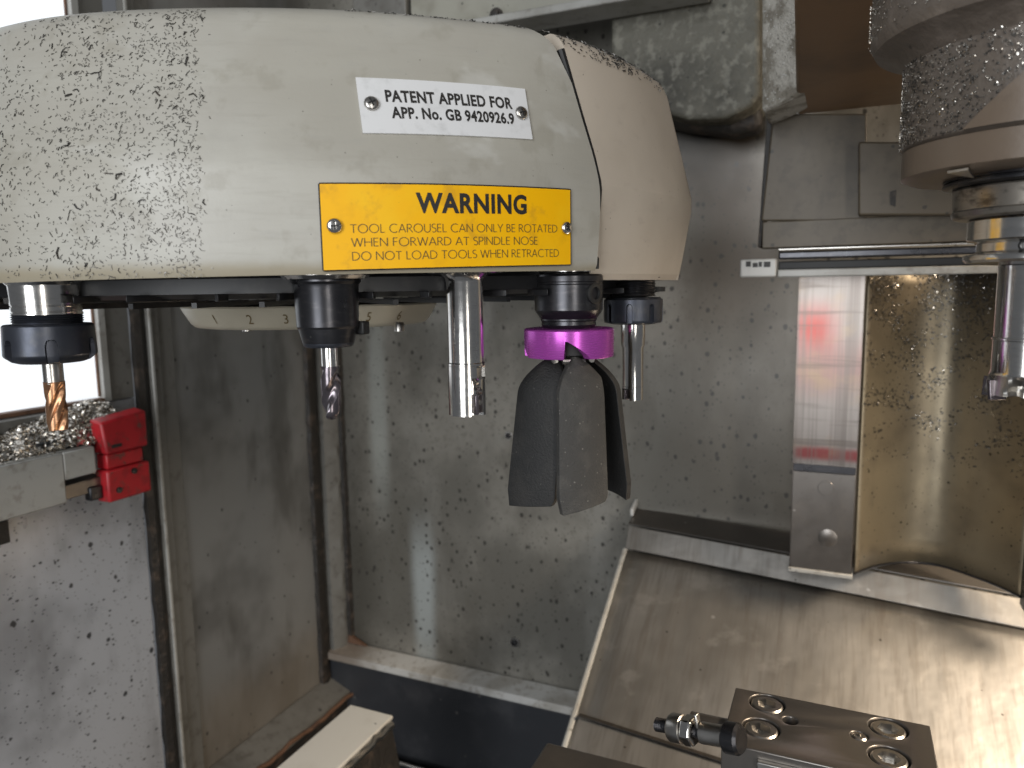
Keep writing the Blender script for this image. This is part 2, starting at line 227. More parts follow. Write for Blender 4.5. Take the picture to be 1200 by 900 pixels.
# ---------------------------------------------------------------- mesh helpers
class MB:
    """collects vertices and faces of ONE mesh object"""
    def __init__(s): s.v, s.f = [], []
    def add(s, vs, fs, mx=None):
        k = len(s.v)
        s.v += [tuple((mx @ Vector(p)) if mx is not None else p) for p in vs]
        s.f += [tuple(i + k for i in q) for q in fs]
        return s
    def box(s, lo, hi, mx=None):
        x0, y0, z0 = lo; x1, y1, z1 = hi
        v = [(x0,y0,z0),(x1,y0,z0),(x1,y1,z0),(x0,y1,z0),(x0,y0,z1),(x1,y0,z1),(x1,y1,z1),(x0,y1,z1)]
        return s.add(v, [(3,2,1,0),(4,5,6,7),(0,1,5,4),(1,2,6,5),(2,3,7,6),(3,0,4,7)], mx)
    def hexa(s, pts):
        """8 points: bottom loop then top loop"""
        return s.add([tuple(p) for p in pts], [(3,2,1,0),(4,5,6,7),(0,1,5,4),(1,2,6,5),(2,3,7,6),(3,0,4,7)])
    def slab(s, pts, off):
        """a planar outline extruded by the vector off"""
        n = len(pts); off = Vector(off)
        v = [tuple(p) for p in pts] + [tuple(Vector(p) + off) for p in pts]
        f = [tuple(range(n - 1, -1, -1)), tuple(range(n, 2 * n))] + [(i, (i + 1) % n, n + (i + 1) % n, n + i) for i in range(n)]
        return s.add(v, f)
    def lathe(s, prof, seg=48, mx=None, a0=0.0, a1=None, rf=None):
        """prof: list of (r, z); rf(angle, i) scales the radius"""
        full = a1 is None
        n = seg if full else seg + 1
        a1 = 2 * math.pi if full else a1
        vs = []
        for i, (r, z) in enumerate(prof):
            for j in range(n):
                a = a0 + (a1 - a0) * j / seg
                k = rf(a, i) if rf else 1.0
                vs.append((r * k * math.cos(a), r * k * math.sin(a), z))
        fs = []
        for i in range(len(prof) - 1):
            for j in range(seg):
                j2 = (j + 1) % n
                fs.append((i*n + j, i*n + j2, (i+1)*n + j2, (i+1)*n + j))
        if full:
            fs.append(tuple(range(n - 1, -1, -1))); fs.append(tuple((len(prof) - 1) * n + j for j in range(n)))
        return s.add(vs, fs, mx)
    def tube(s, pts, r, seg=8):
        pts = [Vector(p) for p in pts]
        rings = []
        for i, p in enumerate(pts):
            d = (pts[min(i + 1, len(pts) - 1)] - pts[max(i - 1, 0)]).normalized()
            a = d.cross(Vector((0.3, 0.2, 0.93))).normalized(); b = d.cross(a)
            rings.append([tuple(p + (a * math.cos(t) + b * math.sin(t)) * r) for t in [2 * math.pi * j / seg for j in range(seg)]])
        v = [q for rg in rings for q in rg]
        f = [(i*seg + j, i*seg + (j+1) % seg, (i+1)*seg + (j+1) % seg, (i+1)*seg + j) for i in range(len(pts) - 1) for j in range(seg)]
        f += [tuple(range(seg - 1, -1, -1)), tuple((len(pts) - 1) * seg + j for j in range(seg))]
        return s.add(v, f)
    def build(s, name, material, parent=None, bevel=0.0, smooth=35, loc=None, fix=True, seg=2):
        me = bpy.data.meshes.new(name)
        o0 = Vector(loc) if loc is not None else Vector((0, 0, 0))
        me.from_pydata([tuple(Vector(p) - o0) for p in s.v], [], s.f); me.update()
        if fix:
            bm = bmesh.new(); bm.from_mesh(me); bmesh.ops.recalc_face_normals(bm, faces=bm.faces); bm.to_mesh(me); bm.free()
        if smooth:
            me.shade_smooth(); me.set_sharp_from_angle(angle=R(smooth))
        me.materials.append(MT[material] if isinstance(material, str) else material)
        o = bpy.data.objects.new(name, me); COL.objects.link(o)
        if loc is not None: o.location = o0
        if parent is not None: o.parent = parent
        if bevel:
            md = o.modifiers.new('bevel', 'BEVEL'); md.width = bevel; md.segments = seg; md.limit_method = 'ANGLE'; md.angle_limit = R(40)
            md.harden_normals = False
        return o
def tag(o, label, cat, group=None):
    o['label'] = label; o['category'] = cat
    if group: o['group'] = group
    return o
def struct(o):
    o['kind'] = 'structure'; return o
def stuff(o, label, cat):
    o['kind'] = 'stuff'; o['label'] = label; o['category'] = cat; return o
def thing(name, loc, label, cat, group=None, rot=None):
    o = bpy.data.objects.new(name, None); COL.objects.link(o); o.location = loc
    o.empty_display_size = 0.02
    if rot: o.rotation_euler = rot
    return tag(o, label, cat, group)
def frame(p, zdir, up=(0, 0, 1)):
    """matrix whose Z axis is zdir"""
    z = Vector(zdir).normalized(); u = Vector(up)
    if abs(z.dot(u)) > 0.98: u = Vector((0, 1, 0))
    x = u.cross(z).normalized(); y = z.cross(x)
    m = Matrix((x, y, z)).transposed().to_4x4(); m.translation = Vector(p); return m
def rotz(a): return Matrix.Rotation(a, 4, 'Z')
def chips(spots, material, name, label, cat, lmin, lmax, wmin, wmax, lift=0.0004, curl=0.5):
    """spots: list of (point, normal); small bent slivers lying on a surface"""
    m = MB()
    for p, n in spots:
        n = n.normalized(); t = n.orthogonal().normalized(); t = Matrix.Rotation(random.uniform(0, 6.283), 3, n) @ t
        b = n.cross(t); l = random.uniform(lmin, lmax) * random.choice((0.6, 0.8, 1.0, 1.0, 1.3)); w = random.uniform(wmin, wmax)
        h = l * random.uniform(0, curl) * 0.35; k = random.uniform(-0.3, 0.3) * l
        tw = random.uniform(-0.6, 0.6) * w
        P = [p + n * lift - t * l / 2 - b * w / 2, p + n * (lift + max(tw, 0)) - t * l / 2 + b * w / 2,
             p + n * (lift + h) + b * (k - w / 2), p + n * (lift + h) + b * (k + w / 2),
             p + n * (lift + 0.1 * h) + t * l / 2 - b * w / 2, p + n * (lift + max(-tw, 0)) + t * l / 2 + b * w / 2]
        top = [q + n * 0.00035 for q in P]
        m.add([tuple(q) for q in P + top], [(6,8,9,7),(8,10,11,9),(0,2,8,6),(2,4,10,8),(1,7,9,3),(3,9,11,5),(0,6,7,1),(4,5,11,10)])
    return stuff(m.build(name, material, smooth=0, fix=False), label, cat)

# ================================================================= enclosure (the setting)
FLOOR = -1.02
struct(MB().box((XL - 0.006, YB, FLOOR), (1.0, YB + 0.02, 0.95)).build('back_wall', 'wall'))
struct(MB().box((XL - 0.02, 0.795, FLOOR), (XL, YB, 0.95)).build('side_wall', 'side'))
struct(MB().box((XL - 0.02, 0.1, FLOOR - 0.02), (1.0, YB + 0.02, FLOOR)).build('sump_floor', 'darksheet'))

# small bolts and drips on the back wall
for i, (px, py, r) in enumerate([(604, 752, 0.010), (597, 510, 0.008)]):
    p = onY(px, py, YB)
    t = thing('wall_bolt', p, ['dark bolt head low on back wall above pale ledge', 'small bolt head on back wall left of black fan blades'][i], 'bolt', 'bolts on the back wall')
    mx = frame((0, 0, 0), (0, -1, 0))
    MB().lathe([(r, 0), (r * 1.0, 0.003), (0.001, 0.0032)], 20, mx).build('washer', 'steel', t)
    MB().lathe([(r * 0.62, 0.002), (r * 0.62, 0.007), (r * 0.5, 0.009), (0.0005, 0.0092)], 6, mx).build('head', 'darksteel', t, bevel=0.0005)

# corner seal: dark gasket and crusted corner post between side and back wall
t = thing('corner_post', (XL, YB, FLOOR), 'narrow crusted corner post with black seal between side wall and back wall', 'post')
m = MB(); 
pts = [(XL + 0.001, 1.122), (XL + 0.008, 1.124), (XL + 0.011, 1.135), (XL + 0.008, 1.147), (XL + 0.001, 1.149)]
def prism_world(poly, z0, z1):
    return MB().slab([(x, y, z0) for x, y in poly], (0, 0, z1 - z0))
def wprism(name, poly, z0, z1, material, parent, bevel=0.0):
    q = prism_world(poly, z0, z1); q.v = [tuple(Vector(p) - Vector(parent.location)) for p in q.v]
    return q.build(name, material, parent, bevel=bevel)
def lumpy(poly, z0, z1, amp, n=70):
    q = MB(); k = len(poly); cx = sum(p[0] for p in poly) / k; cy = sum(p[1] for p in poly) / k
    vs = []
    for i in range(n + 1):
        z = z0 + (z1 - z0) * i / n
        for x, y in poly:
            s_ = 1 + amp * mnoise.noise(Vector((x * 30, y * 30, z * 38))) + amp * random.uniform(-0.4, 0.4)
            vs.append((cx + (x - cx) * s_, cy + (y - cy) * s_, z))
    fs = [(i*k + j, i*k + (j+1) % k, (i+1)*k + (j+1) % k, (i+1)*k + j) for i in range(n) for j in range(k)]
    fs += [tuple(range(k - 1, -1, -1)), tuple(n * k + j for j in range(k))]
    return q.add(vs, fs)
def local(q, parent):
    q.v = [tuple(Vector(p) - Vector(parent.location)) for p in q.v]; return q
local(lumpy(pts, -0.80, 0.28, 0.14, 120), t).build('seal', 'grime', t)
local(lumpy([(XL + 0.001, 1.154), (XL + 0.016, 1.152), (XL + 0.030, 1.172), (XL + 0.030, 1.189), (XL + 0.001, 1.189)], -0.79, 0.28, 0.05), t).build('post', 'frame', t)
local(lumpy([(XL + 0.032, 1.180), (XL + 0.038, 1.181), (XL + 0.041, 1.1885), (XL + 0.032, 1.1885)], -0.72, 0.2, 0.30, 140), t).build('crust', 'grime', t)

# bottom rail of the side wall
t = thing('side_rail', (XL, 0.9, -0.80), 'dirty angled rail along the foot of the side wall', 'rail')
local(MB().hexa([(XL + .001, .60, -.812), (XL + .052, .60, -.822), (XL + .052, 1.155, -.822), (XL + .001, 1.155, -.812),
                 (XL + .001, .60, -.785), (XL + .052, .60, -.806), (XL + .052, 1.155, -.806), (XL + .001, 1.155, -.785)]), t).build('rail_top', 'frame', t, bevel=0.002)
local(MB().box((XL + .03, .60, FLOOR), (XL + .045, 1.15, -.824)), t).build('rail_skirt', 'grime', t)
local(lumpy([(XL + .053, -.826), (XL + .06, -.824), (XL + .061, -.808), (XL + .053, -.804)], 0.60, 1.15, 0.3), t)
q = MB().tube([(XL + .056 + random.uniform(-.002, .002), .6 + .55 * i / 30, -.811 + random.uniform(-.003, .003)) for i in range(31)], .004)
local(q, t).build('rail_edge', 'rust', t)

# ledge on the back wall with the dark skirt below it
t = thing('wall_ledge', (-0.67, YB, -0.722), 'long pale ledge along the foot of the back wall, rusty at its left end', 'ledge')
zl = -0.722
local(MB().hexa([(-.93, 1.143, zl - .014), (-.30, 1.143, zl - .014), (-.30, 1.188, zl - .010), (-.93, 1.188, zl - .010),
                 (-.93, 1.143, zl - .006), (-.30, 1.143, zl - .006), (-.30, 1.188, zl), (-.93, 1.188, zl)]), t).build('ledge_top', 'ledge', t, bevel=0.002)
local(MB().box((-.93, 1.1405, zl - .020), (-.30, 1.1428, zl - .0055)), t).build('ledge_lip', 'ledge', t, bevel=0.001)
local(MB().box((-.93, 1.15, FLOOR), (-.30, 1.16, zl - .015)), t).build('skirt', 'darksheet', t)
q = MB(); a = [(-.934 + .1 * random.random(), 1.186, zl + .004)]
local(MB().slab([(-.934, 1.186, zl + .001), (-.86, 1.186, zl + .0015), (-.90, 1.186, zl + .018), (-.934, 1.186, zl + .03)], (0, -.006, 0)), t).build('rust_patch', 'rust', t)
# sump trough bottom: sloped dark sheet in front of the skirt
t = thing('sump_trough', (-0.5, 1.0, FLOOR), 'dark sloping trough sheet at the bottom between pale bar and steel cover', 'trough')
local(MB().hexa([(-.86, .60, FLOOR + .001), (-.30, .60, FLOOR + .001), (-.30, 1.125, FLOOR + .001), (-.86, 1.125, FLOOR + .001),
                 (-.86, .60, -.99), (-.30, .60, -.99), (-.30, 1.125, -.915), (-.86, 1.125, -.915)]), t).build('trough_sheet', 'darksheet', t)
local(MB().tube([(-.86, 1.124, -.913), (-.30, 1.124, -.913)], .004), t).build('weld_bead', 'steel', t)

# pale bar running towards the viewer at the bottom
z0 = -0.60
a = onZ(405, 830, z0); b = onZ(466, 833, z0)
xa, xb, yf = a.x, b.x, (a.y + b.y) / 2
t = thing('machine_bar', ((xa + xb) / 2, .7, z0), 'pale painted bar end with worn dark right side at bottom', 'bar')
local(MB().hexa([(xa, .42, z0 - .006), (xb, .42, z0 - .006), (xb, yf, z0 - .006), (xa, yf, z0 - .006), (xa, .42, z0), (xb, .42, z0), (xb, yf, z0), (xa, yf, z0)]), t).build('top_face', 'bar', t, bevel=0.002)
local(MB().hexa([(xa + .001, .42, z0 - .12), (xb + .022, .42, z0 - .12), (xb + .022, yf - .004, z0 - .12), (xa + .001, yf - .004, z0 - .12),
                 (xa + .001, .42, z0 - .0065), (xb - .001, .42, z0 - .0065), (xb - .001, yf - .003, z0 - .0065), (xa + .001, yf - .003, z0 - .0065)]), t).build('side_body', 'grime', t, bevel=0.003)
local(lumpy([(0, 0), (.006, .001), (.009, -.008), (.003, -.012)], .42, yf - .003, .2), t)
q = MB().tube([(xb + .003 + random.uniform(-.0015, .0015), .42 + (yf - .43) * i / 40, z0 - .008 + random.uniform(-.002, .002)) for i in range(41)], .0055)
local(q, t).build('worn_edge', 'steel', t)

# ----------------------------------------------------------------- door with window, sill and interlock on the left
t = thing('access_door', (XL, 0.6, FLOOR), 'grey door with bright window and chip covered sill at left', 'door')
yd0, yd1 = 0.30, 0.752
def lb(name, lo, hi, material, parent=t, bevel=0.001):
    return local(MB().box(lo, hi), parent).build(name, material, parent, bevel=bevel)
lb('lower_panel', (XL - .014, yd0, FLOOR), (XL, yd1 - .002, -.150), 'door')
lb('pillar', (XL - .014, .712, -.149), (XL, yd1 - .002, .60), 'frame')
win = lb('window_frame', (XL - .010, .700, -.149), (XL + .004, .711, .60), 'trim')
p = MB().box((XL - .010, yd0, -.149), (XL + .004, .700, -.1435)); local(p, t); p.build('window_sill_edge', 'rust', t)
lb('pane', (XL - .012, yd0, -.143), (XL - .008, .6995, .60), 'pane', t, 0)
lb('pane_trim', (XL - .006, .697, -.141), (XL - .003, .6998, .59), 'rust', t, 0)
# sill: inner bar, tray and front channel
lb('inner_bar', (XL + .001, yd0, -.176), (XL + .020, .660, -.150), 'frame', t, .002)
lb('tray', (XL + .001, yd0, -.2035), (XL + .060, .690, -.2005), 'frame')
zf0, zf1 = -.252, -.190
lb('front_channel', (XL + .075, yd0, zf0), (XL + .081, .580, zf1), 'trim', t, .0015)
lb('channel_step', (XL + .075, .5803, -.224), (XL + .081, .622, zf1), 'trim', t, .0015)
lb('channel_lip', (XL + .066, yd0, zf1 - .0005), (XL + .0745, .622, zf1 + .0015), 'trim', t, .0008)
lb('latch_tongue', (XL + .030, .582, -.250), (XL + .074, .640, -.232), 'fixture', t, .001)
lb('channel_bracket', (XL + .001, .52, -.292), (XL + .04, .534, -.2645), 'grime', t, .001)
lb('rod', (XL + .040, .560, -.196), (XL + .064, .640, -.176), 'rubber', t, .006)

# seals and frame strip right of the door
t = thing('door_seal', (XL, .762, FLOOR), 'black crusted vertical seal strip between door and frame', 'seal')
local(lumpy([(XL - .002, .753), (XL + .006, .753), (XL + .009, .762), (XL + .005, .772), (XL - .002, .772)], FLOOR + .01, .27, .13), t).build('seal_strip', 'grime', t)
t = thing('door_frame', (XL, .785, FLOOR), 'grey vertical frame strip with ridge beside black door seal', 'frame')
lb('strip', (XL - .004, .7735, FLOOR), (XL + .008, .7945, .62), 'frame', t, .0015)
lb('ridge', (XL + .0085, .7745, FLOOR), (XL + .012, .7795, .62), 'trim', t, .001)
lb('cover_strip', (XL + .0005, .7955, FLOOR), (XL + .004, .822, .62), 'frame', t, .001)

# red interlock switch
c = Vector((XL + .066, .657, -.212))
t = thing('interlock_switch', c, 'red plastic safety switch block at the end of the chip covered sill', 'switch')
def bx(name, lo, hi, material, parent=t, bevel=.002, rot=None):
    return MB().box(lo, hi, rot).build(name, material, parent, bevel=bevel)
bx('body', (-.002, -.026, -.054), (.022, .038, -.012), 'redplastic', t, .003)
bx('waist', (-.002, -.022, -.0115), (.018, .032, .008), 'redplastic', t, .002)
q = MB().hexa([(-.002, -.024, .0085), (.022, -.024, .0085), (.022, .038, .0085), (-.002, .038, .0085),
               (-.004, -.026, .054), (.018, -.026, .050), (.018, .042, .056), (-.004, .042, .060)])
q.build('actuator_head', 'redplastic', t, bevel=.003)
bx('key_slot', (.0212, -.016, .016), (.0222, -.002, .020), 'rubber', t, 0)
bx('cable_entry', (.0, -.044, -.048), (.012, -.0265, -.030), 'darksteel', t, .002)
MB().lathe([(.004, 0), (.004, .002), (.0005, .0022)], 14, frame((.0222, .012, -.020), (1, 0, 0))).build('screw', 'darksteel', t)
MB().lathe([(.004, 0), (.004, .002), (.0005, .0022)], 14, frame((.0222, -.012, -.040), (1, 0, 0))).build('screw', 'darksteel', t)

# heap of chips on the sill: flakes on a lumpy bed
m = MB(); nx, ny = 10, 60; vs = []
def heap(x, y):
    u = (x - XL) / .075
    return -.199 + max(0, (.026 + .026 * max(0, min(1, (y - .50) / .16))) * (1 - (u - .25) ** 2 * 1.5) + .007 * mnoise.noise(Vector((x * 40, y * 40, 3))) )
for i in range(nx + 1):
    for j in range(ny + 1):
        x = XL + .003 + .069 * i / nx; y = .30 + .388 * j / ny
        vs.append((x, y, heap(x, y)))
m.add(vs, [(i*(ny+1)+j, (i+1)*(ny+1)+j, (i+1)*(ny+1)+j+1, i*(ny+1)+j+1) for i in range(nx) for j in range(ny)])
for k in range(2600):
    x = XL + .003 + random.random() * .071; y = .40 + .288 * random.random() ** .8
    p = Vector((x, y, heap(x, y) + random.uniform(0, .003)))
    rt = Matrix.Rotation(random.uniform(0, 6.28), 3, Vector((random.uniform(-1, 1), random.uniform(-1, 1), random.uniform(-1, 1))).normalized())
    l, w = random.uniform(.0025, .007), random.uniform(.001, .0028)
    m.add([tuple(p + rt @ Vector(q)) for q in ((-l/2, -w/2, 0), (0, -w/2, .001), (l/2, -w/2, 0), (l/2, w/2, 0), (0, w/2, .0012), (-l/2, w/2, 0))], [(0, 1, 4, 5), (1, 2, 3, 4)])
stuff(m.build('swarf_heap', 'chipbright', smooth=0, fix=False), 'heap of bright metal chips lying on the door sill', 'metal chips')

# ================================================================= steel covers lower right
TL = onY(735, 645, 1.12); zt = TL.z
tan30 = 0.573
def sheet(px, py):
    d = W(*ray(px, py))       # plane z = zt - (1.12 - Y) * tan30
    k = (zt - 1.12 * tan30) / (d.z - d.y * tan30); return d * k
tr = sheet(1215, 742)
nrm = Vector((0, -tan30, 1)).normalized()
t = thing('way_cover', (0.1, 0.9, zt - .1), 'large sloping stainless steel sheet cover lower right', 'cover')
tl = Vector((TL.x, 1.12, zt)); sl = Vector((0, -1, -tan30)).normalized()
brk = sheet(1200, 755)
q = MB(); vs = []; nx, ny = 24, 24
lowL = tl + sl * .62; 
tr2 = tl + (tr - tl) * 1.7; lowR = tr2 + sl * .42
for i in range(nx + 1):
    for j in range(ny + 1):
        u, v = i / nx, j / ny
        pnt = (tl.lerp(tr2, u)).lerp(lowL.lerp(lowR, u), v)
        pnt = pnt + nrm * (.004 * mnoise.noise(Vector((u * 5, v * 4, 1))) - .0012 * math.exp(-u * 30))
        if u < .02: pnt += Vector((-.006 * math.sin(v * 6), 0, 0))
        vs.append(tuple(pnt))
q.add(vs, [(i*(ny+1)+j, i*(ny+1)+j+1, (i+1)*(ny+1)+j+1, (i+1)*(ny+1)+j) for i in range(nx) for j in range(ny)])
o = local(q, t).build('sheet', 'stainless', t, smooth=60)
sm = o.modifiers.new('thick', 'SOLIDIFY'); sm.thickness = .003; sm.offset = -1
ex = (tr - tl).normalized()
L = (tr2 - tl).length
# hem along the left edge, folded flange along the top, and the lower overlapping sheet
local(MB().tube([tl + sl * s_ - ex * .0035 + nrm * .001 for s_ in [i * .62 / 12 for i in range(13)]], .0042), t).build('left_hem', 'trim', t)
def plate(name, a, b, c_, d, th, material, parent, bevel=.001):
    a, b, c_, d = map(Vector, (a, b, c_, d)); n = (b - a).cross(d - a).normalized()
    return local(MB().slab([a, b, c_, d], n * th), parent).build(name, material, parent, bevel=bevel)
bk = Vector((0, .02, .031)); 
f0 = tl + nrm * .004
plate('top_flange', f0 - ex * .002, f0 + ex * L, f0 + ex * L + bk, f0 - ex * .002 + bk, .003, 'stainless', t)
g0 = f0 + bk + Vector((0, .003, .001))
plate('top_lip', g0 - ex * .004, g0 + ex * L, g0 + ex * L + Vector((0, .055, .012)), g0 - ex * .004 + Vector((0, .055, .012)), .003, 'fixture', t)
e0 = tl + sl * .292 + nrm * .006
plate('lower_sheet', e0 + ex * .005, e0 + ex * L, e0 + ex * L + sl * .4, e0 + ex * .005 + sl * .4, .002, 'stainless', t)
plate('lower_hem', e0 + ex * .005 - sl * .006 + nrm * .0002, e0 + ex * .30 - sl * .006 + nrm * .0002, e0 + ex * .30 + nrm * .0045, e0 + ex * .005 + nrm * .0045, .0015, 'grime', t, 0)
for (px, py) in [(793, 635), (828, 640), (1000, 717)]:
    pp = sheet(px, py) + nrm * .012
pb = g0 + Vector((0, .02, .008))
local(MB().slab([pb - ex * .007, pb - ex * .001, pb - ex * .001 + Vector((0, .035, .012)), pb - ex * .007 + Vector((0, .035, .012))], (0, 0, .012)), t).build('end_bracket', 'label', t, bevel=.002)

# brown jaw corner at the very bottom
p0 = atf(655, 872, .62)
t = thing('jaw_block', p0, 'flat brown steel block corner at bottom edge left of bolted block', 'block')
q = MB().box((-.012, -.12, -.10), (.13, 0, 0)); q.build('body', 'fixture', t, bevel=.003)

# bolted fixture block
fb = .55
a = atf(862, 806, fb); z0 = a.z
b = onZ(1090, 850, z0); x0, x1, y1 = a.x, b.x, (a.y + b.y) / 2; y0 = onZ(838, 866, z0).y - .002
t = thing('fixture_block', ((x0 + x1) / 2, (y0 + y1) / 2, z0 - .15), 'dark ground steel block with four socket head bolts', 'fixture')
def tp(px, py): return onZ(px, py, z0)
def hole_plate():
    """block body with the counterbores cut by boolean"""
    q = local(MB().box((x0, y0, z0 - .15), (x1, y1, z0)), t)
    o = q.build('block', 'fixture', t, smooth=30)
    return o
blk = hole_plate()
cut = MB()
spots = [(899, 824, .0115), (892, 853, .0115), (1041, 853, .0115), (1042, 887, .0115)]
small = [(926, 844, .0055), (1007, 862, .0058)]
for (px, py, r) in spots:
    p = tp(px, py) - Vector(t.location); cut.lathe([(r + .0016, -.009), (r + .0016, .02)], 32, Matrix.Translation(p))
for (px, py, r) in small:
    p = tp(px, py) - Vector(t.location); cut.lathe([(r, -.004 if px > 1000 else -.02), (r, .02)], 24, Matrix.Translation(p))
# boolean evaluated once into plain mesh data
co = cut.build('cutter', 'fixture', t)
md = blk.modifiers.new('holes', 'BOOLEAN'); md.object = co; md.operation = 'DIFFERENCE'; md.solver = 'EXACT'
dg = bpy.context.evaluated_depsgraph_get()
nm = bpy.data.meshes.new_from_object(blk.evaluated_get(dg)); blk.modifiers.clear(); blk.data = nm
bpy.data.objects.remove(co)
md = blk.modifiers.new('bevel', 'BEVEL'); md.width = .0009; md.segments = 2; md.limit_method = 'ANGLE'; md.angle_limit = R(50)
for (px, py, r) in spots:
    p = tp(px, py) - Vector(t.location) + Vector((0, 0, -.0088))
    # cap screw: head with hexagonal recess
    n = 36; q = MB(); vs = []
    ang0 = random.uniform(0, 1)
    for rr, zz, hexa_ in [(r, 0, 0), (r, .0072, 0), (r - .0012, .0082, 0), (r * .60, .0082, 1), (r * .60, .003, 1), (.0002, .0028, 1)]:
        for j in range(n):
            an = 2 * math.pi * j / n
            k = 1.0
            if hexa_ and rr > .001:
                w = ((an + ang0) % (math.pi / 3)) - math.pi / 6; k = math.cos(math.pi / 6) / math.cos(w) * 1.08
            vs.append((rr * k * math.cos(an), rr * k * math.sin(an), zz))
    q.add(vs, [(i*n + j, i*n + (j+1) % n, (i+1)*n + (j+1) % n, (i+1)*n + j) for i in range(5) for j in range(n)], Matrix.Translation(p))
    q.build('socket_bolt', 'steel', t)
p = tp(1007, 862) - Vector(t.location) + Vector((0, 0, -.0036))
MB().lathe([(.0052, 0), (.0052, .0026), (.004, .0036), (.0024, .0036), (.0024, .0012), (.0001, .001)], 24, Matrix.Translation(p)).build('set_screw', 'steel', t)
MB().box((x0 + .024, y0 - .004, z0 - .012), (x1 - .03, y0 + .0005, z0 - .006), Matrix.Translation(-Vector(t.location))).build('front_rib', 'steel', t, bevel=.001)
# vise body carrying the block, running down to the table
tv = thing('vise_body', ((x0 + x1) / 2, (y0 + y1) / 2, FLOOR), 'steel vise body under the bolted block', 'vise')
local(MB().box((x0 + .01, y0 - .10, -.80), (x1 - .01, y1 - .02, z0 - .151)), tv).build('body', 'fixture', tv, bevel=.004)

# stop screw lying along the block's left end
s0 = atf(771, 848, .55); s1 = Vector((x0 + .012, y0 + .012, z0 + .004))
s0 = atf(770, 849, .505); s1 = atf(869, 867, .463)
ax = (s1 - s0); ln = ax.length
t = thing('stop_screw', s0, 'threaded stop screw with hexagon nut at the left end of the bolted block', 'screw')
mx = frame((0, 0, 0), ax)
pr = []
nth = 34
for i in range(nth): pr += [(0.0050, ln * .80 * i / nth), (0.0043, ln * .80 * (i + .5) / nth)]
pr += [(0.0050, ln * .80)]
MB().lathe(pr, 20, mx).build('thread', 'darksteel', t)
MB().lathe([(0.0091, ln*.18), (0.0100, ln*.20), (0.0100, ln*.33), (0.0091, ln*.34)], 26, mx).build('collar', 'steel', t)
MB().lathe([(0.0091, ln*.345), (0.0107, ln*.36), (0.0107, ln*.46), (0.0091, ln*.48)], 6, mx).build('hexagon_nut', 'chrome', t, bevel=.0008)
MB().lathe([(0.0074, ln*.56), (0.0074, ln*.82)], 26, mx).build('sleeve', 'steel', t)
MB().lathe([(0.0091, ln*.82), (0.0104, ln*.84), (0.0104, ln*.97), (0.0088, ln), (.0002, ln)], 28, mx).build('head', 'darksteel', t)
MB().box((-.0025, .0005, ln * .505), (.0025, .0135, ln * .545), mx).build('clip', 'steel', t, bevel=.001)
# lug that joins the screw to the block end
w0 = Vector((x0 - .028, y1 - .040, z0 - .016)) - s0
MB().tube([w0 + Vector((0, 0, 0)), w0 + Vector((.030, 0, 0))], .0105, 20).build('pivot_stub', 'fixture', t)

# ================================================================= column, guards and head upper right
YC = 1.04
# polished strip hanging down the column
a, b = onY(934, 326, YC), onY(1014, 326, YC); c_, d = onY(998, 672, YC), onY(927, 665, YC)
zb = (c_.z + d.z) / 2
t = thing('way_strip', ((a.x + b.x) / 2, YC, zb), 'tall polished steel strip hanging down beside curved sheet', 'strip')
xs0, xs1 = (a.x + d.x) / 2, (b.x + c_.x) / 2
ztop = .02
# a shallow rolled strip, slightly hollow so it gathers streaky reflections
q = MB(); n = 14; vs = []
for zz in (zb, ztop):
    for i in range(n + 1):
        u = i / n; vs.append((xs0 + (xs1 - xs0) * u, YC + .0008 * math.sin(math.pi * u), zz))
    for i in range(n, -1, -1):
        u = i / n; vs.append((xs0 + (xs1 - xs0) * u, YC + .010, zz))
k = 2 * n + 2
q.add(vs, [tuple(range(k)), tuple(range(2*k - 1, k - 1, -1))] + [(i, k + i, k + (i+1) % k, (i+1) % k) for i in range(k)])
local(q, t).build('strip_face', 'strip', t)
lbx = lambda name, lo, hi, material, parent, bevel=.001: local(MB().box(lo, hi), parent).build(name, material, parent, bevel=bevel)
lbx('strip_foot', (xs0 - .001, YC - .003, zb - .006), (xs1 + .001, YC + .010, zb - .0002), 'trim', t)
zs = onY(965, 545, YC).z
lbx('joint_band', (xs0 + .001, YC - .002, zs - .010), (xs1 - .001, YC + .0036, zs), 'darksteel', t, .0006)
lbx('lower_face', (xs0 + .0008, YC - .0012, zb + .001), (xs1 - .0008, YC + .0005, zs - .0105), 'fixture', t, .0006)
for (px, py, r) in [(968, 572, .010), (970, 630, .012)]:
    p = onY(px, py, YC) - Vector(t.location)
    MB().lathe([(r, .0012), (r, .0014), (r * .96, .0017), (.0002, .0017)], 28, frame(p, (0, -1, 0))).build('rivet', 'fixture', t)
zr = onY(970, 365, YC).z

# curved oily sheet
t = thing('curved_guard', ((xs1 + .1), YC, zb), 'curved oily bronze coloured sheet behind the spindle tool', 'guard')
plan = [onZ(px, py, zb) for px, py in [(1001, 669), (1030, 660), (1062, 657), (1100, 661), (1140, 674), (1172, 687), (1196, 699)]]
plan = [(p.x, p.y) for p in plan]
off = YC + .006 - plan[0][1]
plan = [(x, y + off * max(0, 1 - i / 6)) for i, (x, y) in enumerate(plan)]
q = MB(); n = len(plan); nz = 12; vs = []
dense = []
for i in range(n - 1):
    for s_ in range(4):
        u = s_ / 4; p0_, p1_, p2_, p3_ = plan[max(i-1, 0)], plan[i], plan[i+1], plan[min(i+2, n-1)]
        dense.append(tuple(0.5 * (2*p1_[k] + (p2_[k]-p0_[k])*u + (2*p0_[k]-5*p1_[k]+4*p2_[k]-p3_[k])*u*u + (3*p1_[k]-p0_[k]-3*p2_[k]+p3_[k])*u**3) for k in (0, 1)))
dense.append(plan[-1]); nd_ = len(dense)
